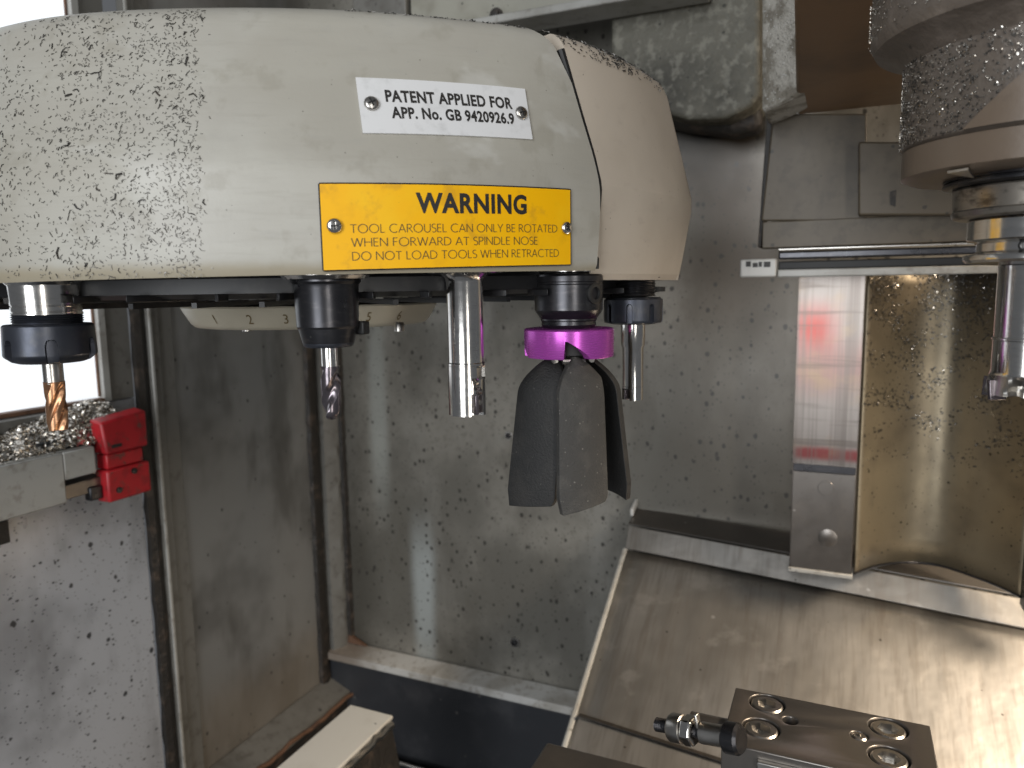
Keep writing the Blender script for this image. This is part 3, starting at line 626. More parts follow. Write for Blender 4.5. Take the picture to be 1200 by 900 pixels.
for j in range(nz + 1):
    z = zb + (.03 - zb) * j / nz
    for (x, y) in dense: vs.append((x, y, z))
q.add(vs, [(j*nd_ + i, j*nd_ + i + 1, (j+1)*nd_ + i + 1, (j+1)*nd_ + i) for j in range(nz) for i in range(nd_ - 1)])
o = local(q, t).build('sheet', 'bronze', t, smooth=60)
sm = o.modifiers.new('thick', 'SOLIDIFY'); sm.thickness = .0025; sm.offset = 0
local(MB().tube([(x, y, zb) for x, y in dense], .0022), t).build('rolled_edge', 'darksteel', t)
xe, ye = dense[-1]
lbx('end_bracket', (xe + .0005, ye - .022, zb - .012), (xe + .022, ye + .006, .03), 'darksteel', t, .001)
def curved_pt(u, z):
    k = u * (nd_ - 1); i = min(int(k), nd_ - 2); w = k - i
    x = dense[i][0] * (1 - w) + dense[i+1][0] * w; y = dense[i][1] * (1 - w) + dense[i+1][1] * w
    dx, dy = dense[i+1][0] - dense[i][0], dense[i+1][1] - dense[i][1]
    return Vector((x, y, z)), Vector((dy, -dx, 0)).normalized()
spots_ = []
while len(spots_) < 2600:
    u, w = random.random(), random.random() ** 1.6
    z = .012 - w * .25
    if mnoise.noise(Vector((u * 6, z * 30, 0))) + .35 - w * .5 < random.uniform(-.2, .5): continue
    p, n_ = curved_pt(u, z); spots_.append((p + n_ * .0016, n_))
chips(spots_[::6], 'chipbright', 'stuck_bright_chips', 'bright metal flecks stuck to the upper part of the curved sheet', 'metal chips', .0008, .0024, .0005, .0014)
chips([q_ for i_, q_ in enumerate(spots_) if i_ % 6], 'chip', 'stuck_chips', 'dark metal chips stuck to the upper part of the curved sheet', 'metal chips', .0010, .0038, .0006, .0017)

# rails and white strip under the guard plates
YG = .96
t = thing('guide_rail', (onY(1000, 300, YG).x, YG, .02), 'dark horizontal rail with pale lower strip and labelled end block', 'rail')
def yb(name, px0, py0, px1, py1, y, th, material, parent=t, bevel=.001):
    """box whose front face spans two sight lines on the plane Y = y"""
    p, q_ = onY(px0, py0, y), onY(px1, py1, y)
    return lbx(name, (min(p.x, q_.x), y, min(p.z, q_.z)), (max(p.x, q_.x), y + th, max(p.z, q_.z)), material, parent, bevel)
yb('upper_band', 893, 291, 1200, 246, YG - .004, .03, 'guard')
yb('rail_bar', 912, 304, 1200, 286, YG - .010, .012, 'darksteel', t, .002)
yb('rail_highlight', 912, 291.5, 1200, 284.2, YG - .012, .002, 'steel', t, .0006)
yb('shadow_gap', 912, 316, 1200, 299, YG + .006, .02, 'rubber')
yb('lower_strip', 911, 325, 1200, 309.5, YG - .012, .02, 'trim', t, .0015)
yb('end_block', 867, 325, 910, 303, YG - .013, .02, 'label', t, .002)
for a_, b_ in ((874, 880), (882, 888), (889, 893), (895, 903)): yb('print_mark', a_, 312 + random.uniform(0, 2), b_, 306 + random.uniform(0, 2), YG - .0136, .0005, 'ink', t, 0)

# flat guard plates
t = thing('guard_plate', (onY(950, 210, YG).x, YG, .05), 'wide olive grey guard plate under the brown casting', 'plate')
g = [onY(906, 133, YG), onY(1016, 133, YG), onY(1016, 259, YG), onY(892, 259, YG)]
local(MB().slab(g, (0, .008, 0)), t).build('plate_face', 'guard', t, bevel=.002)
g = [onY(899, 133, YG + .009), onY(906, 133, YG + .009), onY(892, 290, YG + .009), onY(888, 290, YG + .009)]
local(MB().slab(g, (0, .05, 0)), t).build('side_flange', 'grime', t, bevel=.001)
t = thing('small_guard_plate', (onY(1070, 210, YG).x, YG - .03, .05), 'smaller raised guard plate behind the spindle nose', 'plate')
g = [onY(1006, 166, YG - .024), onY(1180, 166, YG - .024), onY(1180, 252, YG - .024), onY(1006, 252, YG - .024)]
local(MB().slab(g, (0, .022, 0)), t).build('plate_face', 'guard', t, bevel=.002)
p = onY(1043, 225, YG - .0245)
local(MB().slab([p + Vector((0, 0, 0)), p + Vector((.006, 0, .002)), p + Vector((.006, 0, -.016)), p + Vector((.001, 0, -.014))], (0, -.0012, 0)), t).build('paint_chip', 'grime', t)

# brown underside of the head casting, running from the column to the spindle
zu = onY(975, 131, YG).z
t = thing('head_casting', (onY(1000, 60, YG).x, .8, zu), 'brown oily underside of the machine head casting above guard plates', 'casting')
u = [onZ(897, 133, zu), onZ(1190, 133, zu)]
pA, pB = onZ(972, 131, zu), onZ(930, -40, zu)
poly = [(pA.x - .035, pA.y), (pA.x + .49, pA.y), (pA.x + .49, pB.y - .05), (pB.x, pB.y - .05), (pB.x, pB.y), (pA.x - .035, pA.y - .01)]  # right end lengthened to keep the lamp off the upper curved sheet
local(MB().slab([(x, y, zu) for x, y in poly], (0, 0, .25)), t).build('underside', 'brown', t, bevel=.004)

# speckled bracket left of it
t = thing('speckled_bracket', atf(925, 60, .95), 'pale speckled cast bracket beside the brown casting', 'bracket')
fr = [atf(893, -40, .83), atf(924, -40, .78), atf(957, 99, .78), atf(935, 112, .80), atf(912, 124, .82), atf(893, 131, .83)]
q = MB(); n = len(fr)
bk_ = [p + Vector((0.0, .08, .0)) for p in fr]
q.add([tuple(p) for p in fr + bk_], [tuple(range(n)), tuple(range(2*n - 1, n - 1, -1))] + [(i, n + i, n + (i+1) % n, (i+1) % n) for i in range(n)])
o = local(q, t).build('face', 'speckled', t, bevel=.004)

# stained column casting to the left, with rounded lower corner
YM = 1.06
t = thing('column_casting', onY(800, 60, YM), 'dark stained rough column casting behind the carousel', 'casting')
o_ = [onY(*p, YM) for p in [(716, -40), (716, 118), (770, 130), (808, 140), (852, 138), (880, 124), (890, 110), (890, -40)]]
o = local(MB().slab(o_, (0, .12, 0)), t).build('body', 'moss', t, bevel=.006, seg=3)
g = [onY(*p, YM + .05) for p in [(722, 118), (890, 118), (893, 150), (860, 158), (800, 150), (760, 140)]]
local(MB().slab(g, (0, .05, 0)), t).build('shaded_underside', 'grime', t, bevel=.01)  # near-black slab stands in for the shadow under the casting

# beam along the top
YT = 1.02
t = thing('top_beam', onY(640, 10, YT), 'dirty pale beam with a bolt running along the top', 'beam')
zb0 = onY(600, 33, YT).z
p, q_ = onY(480, 20, YT), onY(828, 10, YT)
lbx('web', (p.x, YT + .004, zb0 + .012), (q_.x, YT + .03, zb0 + .12), 'beam', t, .001)
lbx('lower_flange', (p.x - .02, YT - .030, zb0), (q_.x, YT + .028, zb0 + .011), 'trim', t, .002)
lbx('left_bracket', (p.x - .10, YT - .004, zb0 + .02), (p.x - .004, YT + .04, zb0 + .14), 'frame', t, .002)
pb_ = onY(582, 18, YT + .003)
MB().lathe([(.010, 0), (.010, .003), (.006, .0032), (.006, .010), (.0002, .0105)], 18, frame(pb_ - Vector(t.location), (0, -1, 0))).build('bolt', 'grime', t)

# ================================================================= spindle head with its nose and the fitted face mill
FS = .40
SP = atf(1209, 330, FS); SP.z = 0
def sz(py): return zpx(1130, py, FS)
k = FS / FPX
t = thing('milling_spindle', (SP.x, SP.y, sz(205)), 'round oily spindle head covered in fine chips, upper right', 'spindle')
Z0 = sz(205)
TR = Matrix.Translation
def zl_(py): return sz(py) - Z0
rb = 141 * k
prof = [(.02, zl_(201)), (rb - .006, zl_(205)), (rb - .001, zl_(200)), (rb, zl_(196)), (rb, zl_(168))]
MB().lathe([(.03, zl_(209)), (rb - .004, zl_(207)), (rb, zl_(203)), (rb, zl_(170)), (.03, zl_(169.5))], 72).build('nose_ring', 'headbrown', t)
MB().lathe([(.03, zl_(169)), (rb - .001, zl_(169)), (rb + .0008, zl_(166)), (rb + .001, zl_(66)), (rb + .006, zl_(52)), (rb + .016, zl_(42)), (rb + .0185, zl_(30)), (rb + .0185, zl_(-120)), (.03, zl_(-121))], 72).build('housing', 'head', t)
# brown, chip-free shell with its slanting edge
q = MB(); vs = []; n = 28; mz = 10
az0 = math.atan2(-SP.y, -SP.x)          # direction from the spindle to the camera
for j in range(mz + 1):
    z = zl_(166) + (zl_(58) - zl_(166)) * j / mz
    a_start = az0 - R(28) + R(44) * j / mz
    for rr in (rb + .0012, rb + .0032):
        for i in range(n + 1):
            an = a_start + (R(150)) * i / n
            vs.append((rr * math.cos(an), rr * math.sin(an), z))
row = 2 * (n + 1)
fs = []
for j in range(mz):
    for i in range(n):
        A = j * row + (n + 1) + i; fs.append((A, A + 1, A + 1 + row, A + row))
    fs.append((j * row, j * row + n + 1, (j + 1) * row + n + 1, (j + 1) * row))
q.add(vs, fs); q.build('chip_free_shell', 'headbrown', t)
# nose: black lip, dark collar
MB().lathe([(.02, zl_(206)), (94*k, zl_(207)), (96*k, zl_(208.5)), (96*k, zl_(211)), (93*k, zl_(212)), (93*k, zl_(213)), (96*k, zl_(214)), (96*k, zl_(217)), (90*k, zl_(219)), (.02, zl_(220))], 64).build('nose_lip', 'darksteel', t, smooth=12)
MB().lathe([(.02, zl_(219.5)), (85*k, zl_(220)), (86*k, zl_(222)), (85*k, zl_(226)), (84*k, zl_(246)), (86*k, zl_(248)), (84*k, zl_(254)), (80*k, zl_(256)), (.02, zl_(256.5))], 64).build('spindle_nose', 'nosecollar', t, smooth=12)
# steel triangle modelled in place of a bright highlight under the ring
MB().slab([(rb * .76 * math.cos(az0 - R(33)), rb * .76 * math.sin(az0 - R(33)), zl_(212)), (rb * .97 * math.cos(az0 - R(37)), rb * .97 * math.sin(az0 - R(37)), zl_(206.5)), (rb * .97 * math.cos(az0 - R(27)), rb * .97 * math.sin(az0 - R(27)), zl_(206.5))], (0, 0, -.0012)).build('nose_glint', 'steel', t)
# casting that joins the spindle housing to the head
MB().box((-.045, .0, zu - Z0 + .012), (.30, .40, zu - Z0 + .20)).build('neck_casting', 'brown', t, bevel=.01)
# chips on the housing
sp_ = []
while len(sp_) < 1500:
    an = az0 + R(random.uniform(-110, 45)); zz = random.uniform(0, 1)
    edge = az0 - R(28) + R(44) * zz
    if an > edge - .02: continue
    if random.random() < .25 and an < az0 - R(70): continue
    z = Z0 + zl_(166) + (zl_(56) - zl_(166)) * zz
    nn = Vector((math.cos(an), math.sin(an), 0))
    sp_.append((Vector((SP.x, SP.y, z)) + nn * (rb + .0009), nn))
sp2 = sp_[:1000]
for _ in range(420):
    an = az0 + R(random.uniform(-110, 30)); zz = random.uniform(0, 1); nn = Vector((math.cos(an), math.sin(an), 0))
    sp2.append((Vector((SP.x, SP.y, Z0 + zl_(30) + (zl_(-20) - zl_(30)) * zz)) + nn * (rb + .0187), nn))
chips(sp2, 'chipbright', 'spindle_chips', 'fine bright chips stuck to the spindle head', 'metal chips', .0004, .0011, .0003, .0007)
chips(sp_[1000:], 'chip', 'spindle_dark_chips', 'fine dark chips stuck to the spindle head', 'metal chips', .0006, .0016, .0004, .0008)

# face mill in the spindle
t = thing('spindle_face_mill', (SP.x, SP.y, sz(465)), 'bright face mill with toothed end fitted in the spindle at right edge', 'milling tool')
Z1 = sz(465)
def zm(py): return sz(py) - Z1
MB().lathe([(.01, zm(256)), (66*k, zm(257)), (68*k, zm(259)), (68*k, zm(281)), (66*k, zm(283)), (60*k, zm(284)), (58*k, zm(286)), (58*k, zm(295)), (60*k, zm(297)), (70*k, zm(299)), (71*k, zm(301)), (71*k, zm(305)), (68*k, zm(308)), (40*k, zm(311)), (.01, zm(312))], 64).build('flange', 'chrome', t)
pn = Vector((math.cos(az0 - R(9)), math.sin(az0 - R(9)), 0))
MB().lathe([(.0027, -.0004), (.0027, .0008), (.0017, .0012), (.0015, -.0002), (.0001, -.0004)], 18, frame(pn * (58.2*k) + Vector((0, 0, zm(290.5))), pn)).build('set_screw', 'rubber', t)
MB().lathe([(.008, zm(311)), (34.5*k, zm(312)), (34*k, zm(318)), (34*k, zm(396)), (36*k, zm(397)), (36*k, zm(399)), (34.5*k, zm(400)), (34.5*k, zm(436)), (36*k, zm(440)), (.008, zm(441))], 48).build('shank', 'chrome', t)
def teeth(n, r, z0_, z1_):
    q = MB(); seg = 72; prof_ = []
    vs = []; rows = 8
    for i in range(rows + 1):
        z = z0_ + (z1_ - z0_) * i / rows
        for j in range(seg):
            a_ = 2 * math.pi * j / seg
            ph = ((a_ * n / (2 * math.pi) + .12 * i / rows) % 1)
            dip = 0.0
            if ph < .42: dip = math.sin(math.pi * ph / .42) * min(1, i / rows * 2.2)
            rr = r * (1 + .10 * i / rows) * (1 - .42 * dip)
            vs.append((rr * math.cos(a_), rr * math.sin(a_), z))
    q.add(vs, [(i*seg + j, i*seg + (j+1) % seg, (i+1)*seg + (j+1) % seg, (i+1)*seg + j) for i in range(rows) for j in range(seg)] + [tuple(range(seg)), tuple(rows * seg + j for j in range(seg - 1, -1, -1))])
    return q
teeth(6, 36*k, zm(440), zm(463)).build('cutter_body', 'steel', t, smooth=25)
for i in range(6):
    an = 2 * math.pi * (i + .46) / 6
    mxi = rotz(an) @ Matrix.Translation((37*k, 0, zm(458))) @ Matrix.Rotation(R(8), 4, 'X')
    MB().box((-.006, -.001, -.005), (.0032, .0016, .006), mxi).build('insert', 'violet', t, bevel=.0004)
# text on the flange of the tool comes with the lettering below

# ================================================================= tool carousel
CX, CY = -.161, .773                      # cover centre, camera-levelled frame
RC = (-.185, .766); RT = .33              # ring of tools
Z_F, Z_T = .066, .160
def interp(tab, x):
    if x <= tab[0][0]: return tab[0][1]
    if x >= tab[-1][0]: return tab[-1][1]
    for i in range(len(tab) - 1):
        if tab[i][0] <= x <= tab[i+1][0]:
            p0_, p1_, p2_, p3_ = tab[max(i-1, 0)], tab[i], tab[i+1], tab[min(i+2, len(tab)-1)]
            h = p2_[0] - p1_[0]; u_ = (x - p1_[0]) / h
            m1 = (p2_[1] - p0_[1]) / (p2_[0] - p0_[0]) * h; m2 = (p3_[1] - p1_[1]) / (p3_[0] - p1_[0]) * h
            return (2*u_**3 - 3*u_**2 + 1) * p1_[1] + (u_**3 - 2*u_**2 + u_) * m1 + (-2*u_**3 + 3*u_**2) * p2_[1] + (u_**3 - u_**2) * m2
RFOLD = [(-180, .362), (-120, .362), (-60, .366), (-7, .374), (4, .369), (39, .351), (65, .346), (120, .342), (180, .342)]
RTOP = [(-180, .336), (-120, .336), (-60, .338), (-22, .341), (0, .334), (20, .336), (34, .342), (45, .336), (59, .329), (120, .333), (180, .334)]
def cover_r(th, z):
    d = math.degrees(th)
    rf, rt = interp(RFOLD, d), interp(RTOP, d)
    w = (z - Z_F) / (Z_T - Z_F)
    # softened crease at the fold
    s_ = .07 if d < 39.2 else .012; w = (w + math.sqrt(w * w + s_ * s_)) / 2 if w < 1 else w
    r = rf + (rt - rf) * w
    if z < Z_F: r -= (.010 if d > 39.2 else .002) * (Z_F - z) / .06
    if z > Z_T - .010:                    # rolled top edge
        q_ = min(1.0, (z - (Z_T - .010)) / .012); r -= .012 * (1 - math.sqrt(max(0, 1 - q_ * q_)))
    return r
def cover_pt(th, z, out=0.0):
    r = cover_r(th, z) + out
    return W(CX + r * math.sin(th), CY - r * math.cos(th), z)
def cover_n(th, z):
    a_ = cover_pt(th + .004, z) - cover_pt(th - .004, z); b_ = cover_pt(th, z + .001) - cover_pt(th, z - .001)
    return a_.cross(b_).normalized()
def project(p):
    x = p.x * math.cos(PSI) + p.y * math.sin(PSI); f = -p.x * math.sin(PSI) + p.y * math.cos(PSI)
    cp, sp = math.cos(PITCH), math.sin(PITCH)
    fw = f * cp - p.z * sp; up = f * sp + p.z * cp
    xr, yr = x / fw, up / fw
    c, s = math.cos(ROLL), math.sin(ROLL)
    return 600 + FPX * (xr * c - yr * s), 450 - FPX * (xr * s + yr * c)
def cover_solve(px, py):
    th, z = R(0), .08
    for _ in range(30):
        a_, b_ = project(cover_pt(th, z)); e = 1e-4
        a1_, b1_ = project(cover_pt(th + e, z)); a2_, b2_ = project(cover_pt(th, z + e))
        J = ((a1_ - a_) / e, (a2_ - a_) / e, (b1_ - b_) / e, (b2_ - b_) / e)
        det = J[0] * J[3] - J[1] * J[2]; ex_, ey_ = px - a_, py - b_
        th += max(-.3, min(.3, (J[3] * ex_ - J[1] * ey_) / det)); z += max(-.03, min(.03, (-J[2] * ex_ + J[0] * ey_) / det))
    return th, z
CW = W(CX, CY, 0)
car = thing('tool_carousel', W(RC[0], RC[1], 0), 'large cream tool carousel with warning plates, hung over the machine', 'carousel')
CL = Vector(car.location)
def seam(z): return R(interp([(0, 39.0), (Z_F, 39.3), (.12, 36.6), (.17, 34.0)], z))
def cap_end(z): return R(interp([(0, 64.0), (Z_F, 64.6), (.12, 61.3), (.17, 59.0)], z))
def shell(name, tha, thb, zbot, material, out, n=96):
    """solid cover segment: closed section swept round the ring between two slanted ends"""
    zs_ = [0, .02, .04, .3, .55, .62, .66, .70, .74, .80, .90] 
    q = MB(); rows = None
    sec = []
    for i in range(n + 1):
        u_ = i / n; ring_ = []
        zb_ = zbot(u_)
        zl = [zb_ + (Z_T - .010 - zb_) * s_ for s_ in (0, .03, .10, .2, .28, .33, .36, .39, .43, .48, .55, .7, .85, 1.0)] + [Z_T - .010 + .012 * s_ for s_ in (.3, .55, .75, .9, .98)]
        for z in zl:
            th = tha(z) + (thb(z) - tha(z)) * u_
            ring_.append(cover_pt(th, z, out - (.0015 if z == zb_ else 0)))
        th = tha(Z_T) + (thb(Z_T) - tha(Z_T)) * u_
        for d_, z in ((.035, Z_T + .0035), (.14, Z_T + .006), (.14, Z_T - .002), (.03, Z_T - .008)):
            ring_.append(cover_pt(th, Z_T - .012, -d_ + out)); ring_[-1].z = z
        for z in (Z_F + .01, zb_ + .0005):
            th = tha(z) + (thb(z) - tha(z)) * u_
            ring_.append(cover_pt(th, z, out - .006))
        sec.append(ring_)
    k_ = len(sec[0])
    q.add([tuple(p - CL) for rg in sec for p in rg], [(i*k_ + j, i*k_ + (j+1) % k_, (i+1)*k_ + (j+1) % k_, (i+1)*k_ + j) for i in range(n) for j in range(k_)] + [tuple(range(k_)), tuple(n*k_ + j for j in range(k_ - 1, -1, -1))])
    return q.build(name, material, car, smooth=9 if name == 'end_cap' else 38)
cover = shell('front_cover', lambda z: R(-150), lambda z: seam(z) - R(.30) - R(3.2) * max(0, (z - .125) / .037) ** 3, lambda u_: .0062 + .0045 * max(0, u_ - .6) / .4, 'cover', 0.0, 150)
capo = shell('end_cap', lambda z: seam(z) + R(.30), lambda z: cap_end(z), lambda u_: .0045, 'cap', -.0010, 40)
MB().tube([cover_pt(seam(z), z, -.0034) - CL for z in [.012 + i * (Z_T - .022) / 24 for i in range(25)]], .0028, 8).build('seam_seal', 'rubber', car)
# rolled end of the cap turning back towards the hub
q = MB(); vs = []
for i in range(8):
    w = i / 7
    for z in (.0045, .03, Z_F - .006, Z_F + .004, .10, Z_T - .012, Z_T - .002, Z_T + .001):
        th = cap_end(z) + R(.2); p = cover_pt(th, z, -.0010 - .10 * w); tv_ = Vector((math.cos(PSI), math.sin(PSI), 0)) * 0
        vs.append(tuple(p + W(.0 - .004 * w, .006 * math.sin(w * 1.57), 0) - CL))
q.add(vs, [(i*8 + j, (i+1)*8 + j, (i+1)*8 + j + 1, i*8 + j + 1) for i in range(7) for j in range(7)])
o = q.build('cap_return', 'cap', car, smooth=50)
sm = o.modifiers.new('thick', 'SOLIDIFY'); sm.thickness = .003; sm.offset = 0

# black carrier disc with fingers, hub, numbered dial and the arm that carries it
MB().lathe([(.02, .012), (.318, .012), (.322, .008), (.322, -.001), (.312, -.004), (.16, -.006), (.02, -.006)], 96).build('carrier_disc', 'blackplate', car)
rib = MB().box((.17, -.0016, -.0095), (.312, .0016, -.0062)).build('rib', 'blackplate', car)
for i in range(1, 48):
    o = rib.copy(); COL.objects.link(o); o.parent = car; o.rotation_euler = (0, 0, 2 * math.pi * i / 48)
MB().lathe([(.02, .12), (.09, .12), (.09, .16), (.06, .18), (.06, .215), (.02, .215)], 40).build('hub', 'darksteel', car)
MB().box((-.05, 0, .185), (.05, .56, .235)).build('carrier_arm', 'frame', car, bevel=.006)
NT = 24; TH0 = .23
def ring_xy(i):
    th = TH0 + i * 2 * math.pi / NT
    return RC[0] + RT * math.sin(th), RC[1] - RT * math.cos(th), th
# gripper fingers: one pair plate per pocket
fing = None
for i in range(NT):
    r_, f_, th = ring_xy(i)
    if fing is None:
        q = MB()
        for sgn in (-1, 1):
            pts_ = [(sgn * .010, .050), (sgn * .016, .026), (sgn * .024, .016), (sgn * .029, .004), (sgn * .027, -.006), (sgn * .0235, -.002), (sgn * .0215, .010), (sgn * .014, .020)]
            if sgn < 0: pts_ = pts_[::-1]
            q.slab([(x, y, -.004) for x, y in pts_], (0, 0, .0045))
        fing = q.build('gripper_finger', 'blackplate', car, bevel=.0006); o = fing
    else:
        o = fing.copy(); COL.objects.link(o)
    o.parent = car
    o.location = W(r_, f_, .0) - CL + Vector((0, 0, -.0015))
    o.rotation_euler = (0, 0, PSI + th)
# numbered dial ring, hung in the middle under the disc
dc = W(-.1985, .75, 0) - CL
zd0, zd1 = zpx(372, 359, .66), zpx(372, 385, .66)
DR = .1235
def dial_r(a_): # eight soft facets
    return 1.0
dial = MB().lathe([(.05, zd0 + .001), (DR - .001, zd0 + .001), (DR, zd0 - .0005), (DR * .985, zd0 - .004), (DR * .93, zd1 + .004), (DR * .90, zd1 + .0008), (DR * .86, zd1), (.05, zd1)], 64, Matrix.Translation(dc)).build('number_dial', 'dial', car)
MB().lathe([(.03, zd0 + .001), (.03, -.004)], 24, Matrix.Translation(dc)).build('dial_stem', 'blackplate', car)
for px in (290, 468):
    p = atf(px, 388, .655) - CL
    MB().lathe([(.0045, 0), (.0045, .006), (.0035, .008)], 12, Matrix.Translation(p)).build('dial_stud', 'steel', car)

# ----------------------------------------------------------------- lettering
def glyphs(body, bold=0.0, spacing=1.0):
    cu = bpy.data.curves.new('lettering', 'FONT'); cu.body = body; cu.size = 1.0; cu.offset = bold; cu.space_character = spacing
    cu.resolution_u = 4
    ob = bpy.data.objects.new('lettering', cu); COL.objects.link(ob)
    dg_ = bpy.context.evaluated_depsgraph_get(); dg_.update()
    me = bpy.data.meshes.new_from_object(ob.evaluated_get(dg_))
    vs = [(v.co.x, v.co.y) for v in me.vertices]; fs = [tuple(p.vertices) for p in me.polygons]
    bpy.data.objects.remove(ob); bpy.data.curves.remove(cu); bpy.data.meshes.remove(me)
    x0_, x1_ = min(v[0] for v in vs), max(v[0] for v in vs); y0_, y1_ = min(v[1] for v in vs), max(v[1] for v in vs)
    return [((x - x0_) / (x1_ - x0_), (y - y0_) / (y1_ - y0_)) for x, y in vs], fs, (x1_ - x0_) / (y1_ - y0_)
# thin humanist capitals drawn as strokes (cap height 1): lists of polylines, and the advance width
def arc(cx, cy, rx, ry, a0, a1, n=18):
    return [(cx + rx * math.cos(R(a0 + (a1 - a0) * i / n)), cy + ry * math.sin(R(a0 + (a1 - a0) * i / n))) for i in range(n + 1)]
ST = {
 'T': ([[(0, .965), (.62, .965)], [(.31, .93), (.31, 0)]], .62), 'O': ([arc(.5, .5, .47, .5, 90, 450, 32)], 1.0), 'L': ([[(.04, 1), (.04, .035)], [(.0, .035), (.44, .035)]], .44),
 'C': ([arc(.5, .5, .47, .5, 50, 310, 26)], .84), 'A': ([[(0, 0), (.36, 1)], [(.36, 1), (.72, 0)], [(.16, .33), (.56, .33)]], .72),
 'R': ([[(.04, 0), (.04, 1)], [(.04, .965), (.26, .965)] + arc(.26, .735, .23, .23, 90, -90, 12) + [(.04, .505)], [(.24, .50), (.60, 0)]], .58),
 'U': ([[(.04, 1), (.04, .34)] + arc(.36, .33, .32, .33, 180, 360, 16) + [(.68, 1)]], .72),
 'S': ([arc(.24, .75, .21, .24, 45, 250, 14)[:-1] + arc(.24, .26, .23, .25, 80, -140, 16)], .46),
 'E': ([[(.04, 0), (.04, 1)], [(.04, .965), (.46, .965)], [(.04, .52), (.42, .52)], [(.04, .035), (.47, .035)]], .48),
 'N': ([[(.04, 0), (.04, 1)], [(.04, 1), (.72, 0)], [(.72, 0), (.72, 1)]], .76), 'Y': ([[(0, 1), (.32, .45), (.32, 0)], [(.64, 1), (.32, .45)]], .64),
 'B': ([[(.04, 0), (.04, 1)], [(.04, .965), (.24, .965)] + arc(.24, .76, .19, .205, 90, -90, 12) + [(.04, .555)], [(.04, .54), (.26, .54)] + arc(.26, .285, .25, .25, 90, -90, 12) + [(.04, .035)]], .54),
 'D': ([[(.04, 0), (.04, 1)], [(.04, .965), (.26, .965)] + arc(.26, .5, .47, .465, 90, -90, 20) + [(.04, .035)]], .76),
 'W': ([[(0, 1), (.27, 0)], [(.27, 0), (.53, 1)], [(.53, 1), (.80, 0)], [(.80, 0), (1.06, 1)]], 1.06), 'H': ([[(.04, 0), (.04, 1)], [(.70, 0), (.70, 1)], [(.04, .52), (.70, .52)]], .74),
 'F': ([[(.04, 0), (.04, 1)], [(.04, .965), (.45, .965)], [(.04, .52), (.42, .52)]], .46), 'P': ([[(.04, 0), (.04, 1)], [(.04, .965), (.25, .965)] + arc(.25, .72, .25, .245, 90, -90, 12) + [(.04, .475)]], .52),
 'I': ([[(.04, 0), (.04, 1)]], .08)}
def strokes(body, w):
    """(vertices with a small layer number, faces) normalised to a width of 1; height in the same unit"""
    x = 0.0; vs, fs = [], []; lay = 0
    for ch in body:
        if ch == ' ': x += .36; continue
        polys, adv = ST[ch]
        for pl in polys:
            lay += 1; k0 = len(vs); n_ = len(pl); closed = (Vector(pl[0]) - Vector(pl[-1])).length < 1e-6
            for i, p in enumerate(pl):
                a_ = Vector(pl[i-1] if i else (pl[-2] if closed else pl[0])); b_ = Vector(pl[i+1] if i < n_ - 1 else (pl[1] if closed else pl[-1]))
                d_ = (b_ - a_).normalized(); nn = Vector((-d_.y, d_.x)) * w / 2
                vs.append((x + p[0] + nn.x, p[1] + nn.y, lay % 4)); vs.append((x + p[0] - nn.x, p[1] - nn.y, lay % 4))
            for i in range(n_ - 1): fs.append((k0 + 2*i, k0 + 2*i + 1, k0 + 2*i + 3, k0 + 2*i + 2))
        x += adv + .14
    x -= .14
    return [(a_ / x, b_, l) for a_, b_, l in vs], fs, x
def curved_plate(name, corners, material, th, border=None):
    """corners TL, TR, BR, BL in the photograph, laid on the cover"""
    q = [cover_solve(*c) for c in corners]
    def uv(u_, v_):      # u to the right, v up
        a_ = [q[3][k] * (1-u_) * (1-v_) + q[2][k] * u_ * (1-v_) + q[1][k] * u_ * v_ + q[0][k] * (1-u_) * v_ for k in (0, 1)]
        return a_
    # sample frame from the cover, but keep the plate itself gently bowed (no creases)
    def pt(u_, v_, out): 
        th_, z_ = uv(u_, v_); t0, zz0 = uv(u_, 0); t1, zz1 = uv(u_, 1)
        lo, hi = cover_pt(t0, zz0), cover_pt(t1, zz1)
        mid = lo.lerp(hi, v_); n_ = cover_n(th_, (zz0 + zz1) / 2)
        bulge = max(0, max((cover_pt(*uv(u_, w_)) - lo.lerp(hi, w_)).dot(n_) for w_ in (.25, .5, .75)))
        return mid + n_ * (out + bulge)
    m_ = MB(); nu, nv = 24, 2; vs = []
    for o_ in (.0001, th):
        for j in range(nv + 1):
            for i in range(nu + 1): vs.append(tuple(pt(i / nu, j / nv, o_) - CL))
    S_ = (nu + 1) * (nv + 1); fs = []
    for j in range(nv):
        for i in range(nu):
            a_ = j * (nu + 1) + i; fs.append((S_ + a_, S_ + a_ + 1, S_ + a_ + nu + 2, S_ + a_ + nu + 1)); fs.append((a_, a_ + nu + 1, a_ + nu + 2, a_ + 1))
    for j in (0, nv):
        for i in range(nu):
            a_ = j * (nu + 1) + i; fs.append((a_, a_ + 1, S_ + a_ + 1, S_ + a_))
    for i in (0, nu):
        for j in range(nv):
            a_ = j * (nu + 1) + i; fs.append((a_, a_ + nu + 1, S_ + a_ + nu + 1, S_ + a_))
    m_.add(vs, fs)
    return m_.build(name, material, car, smooth=30), pt
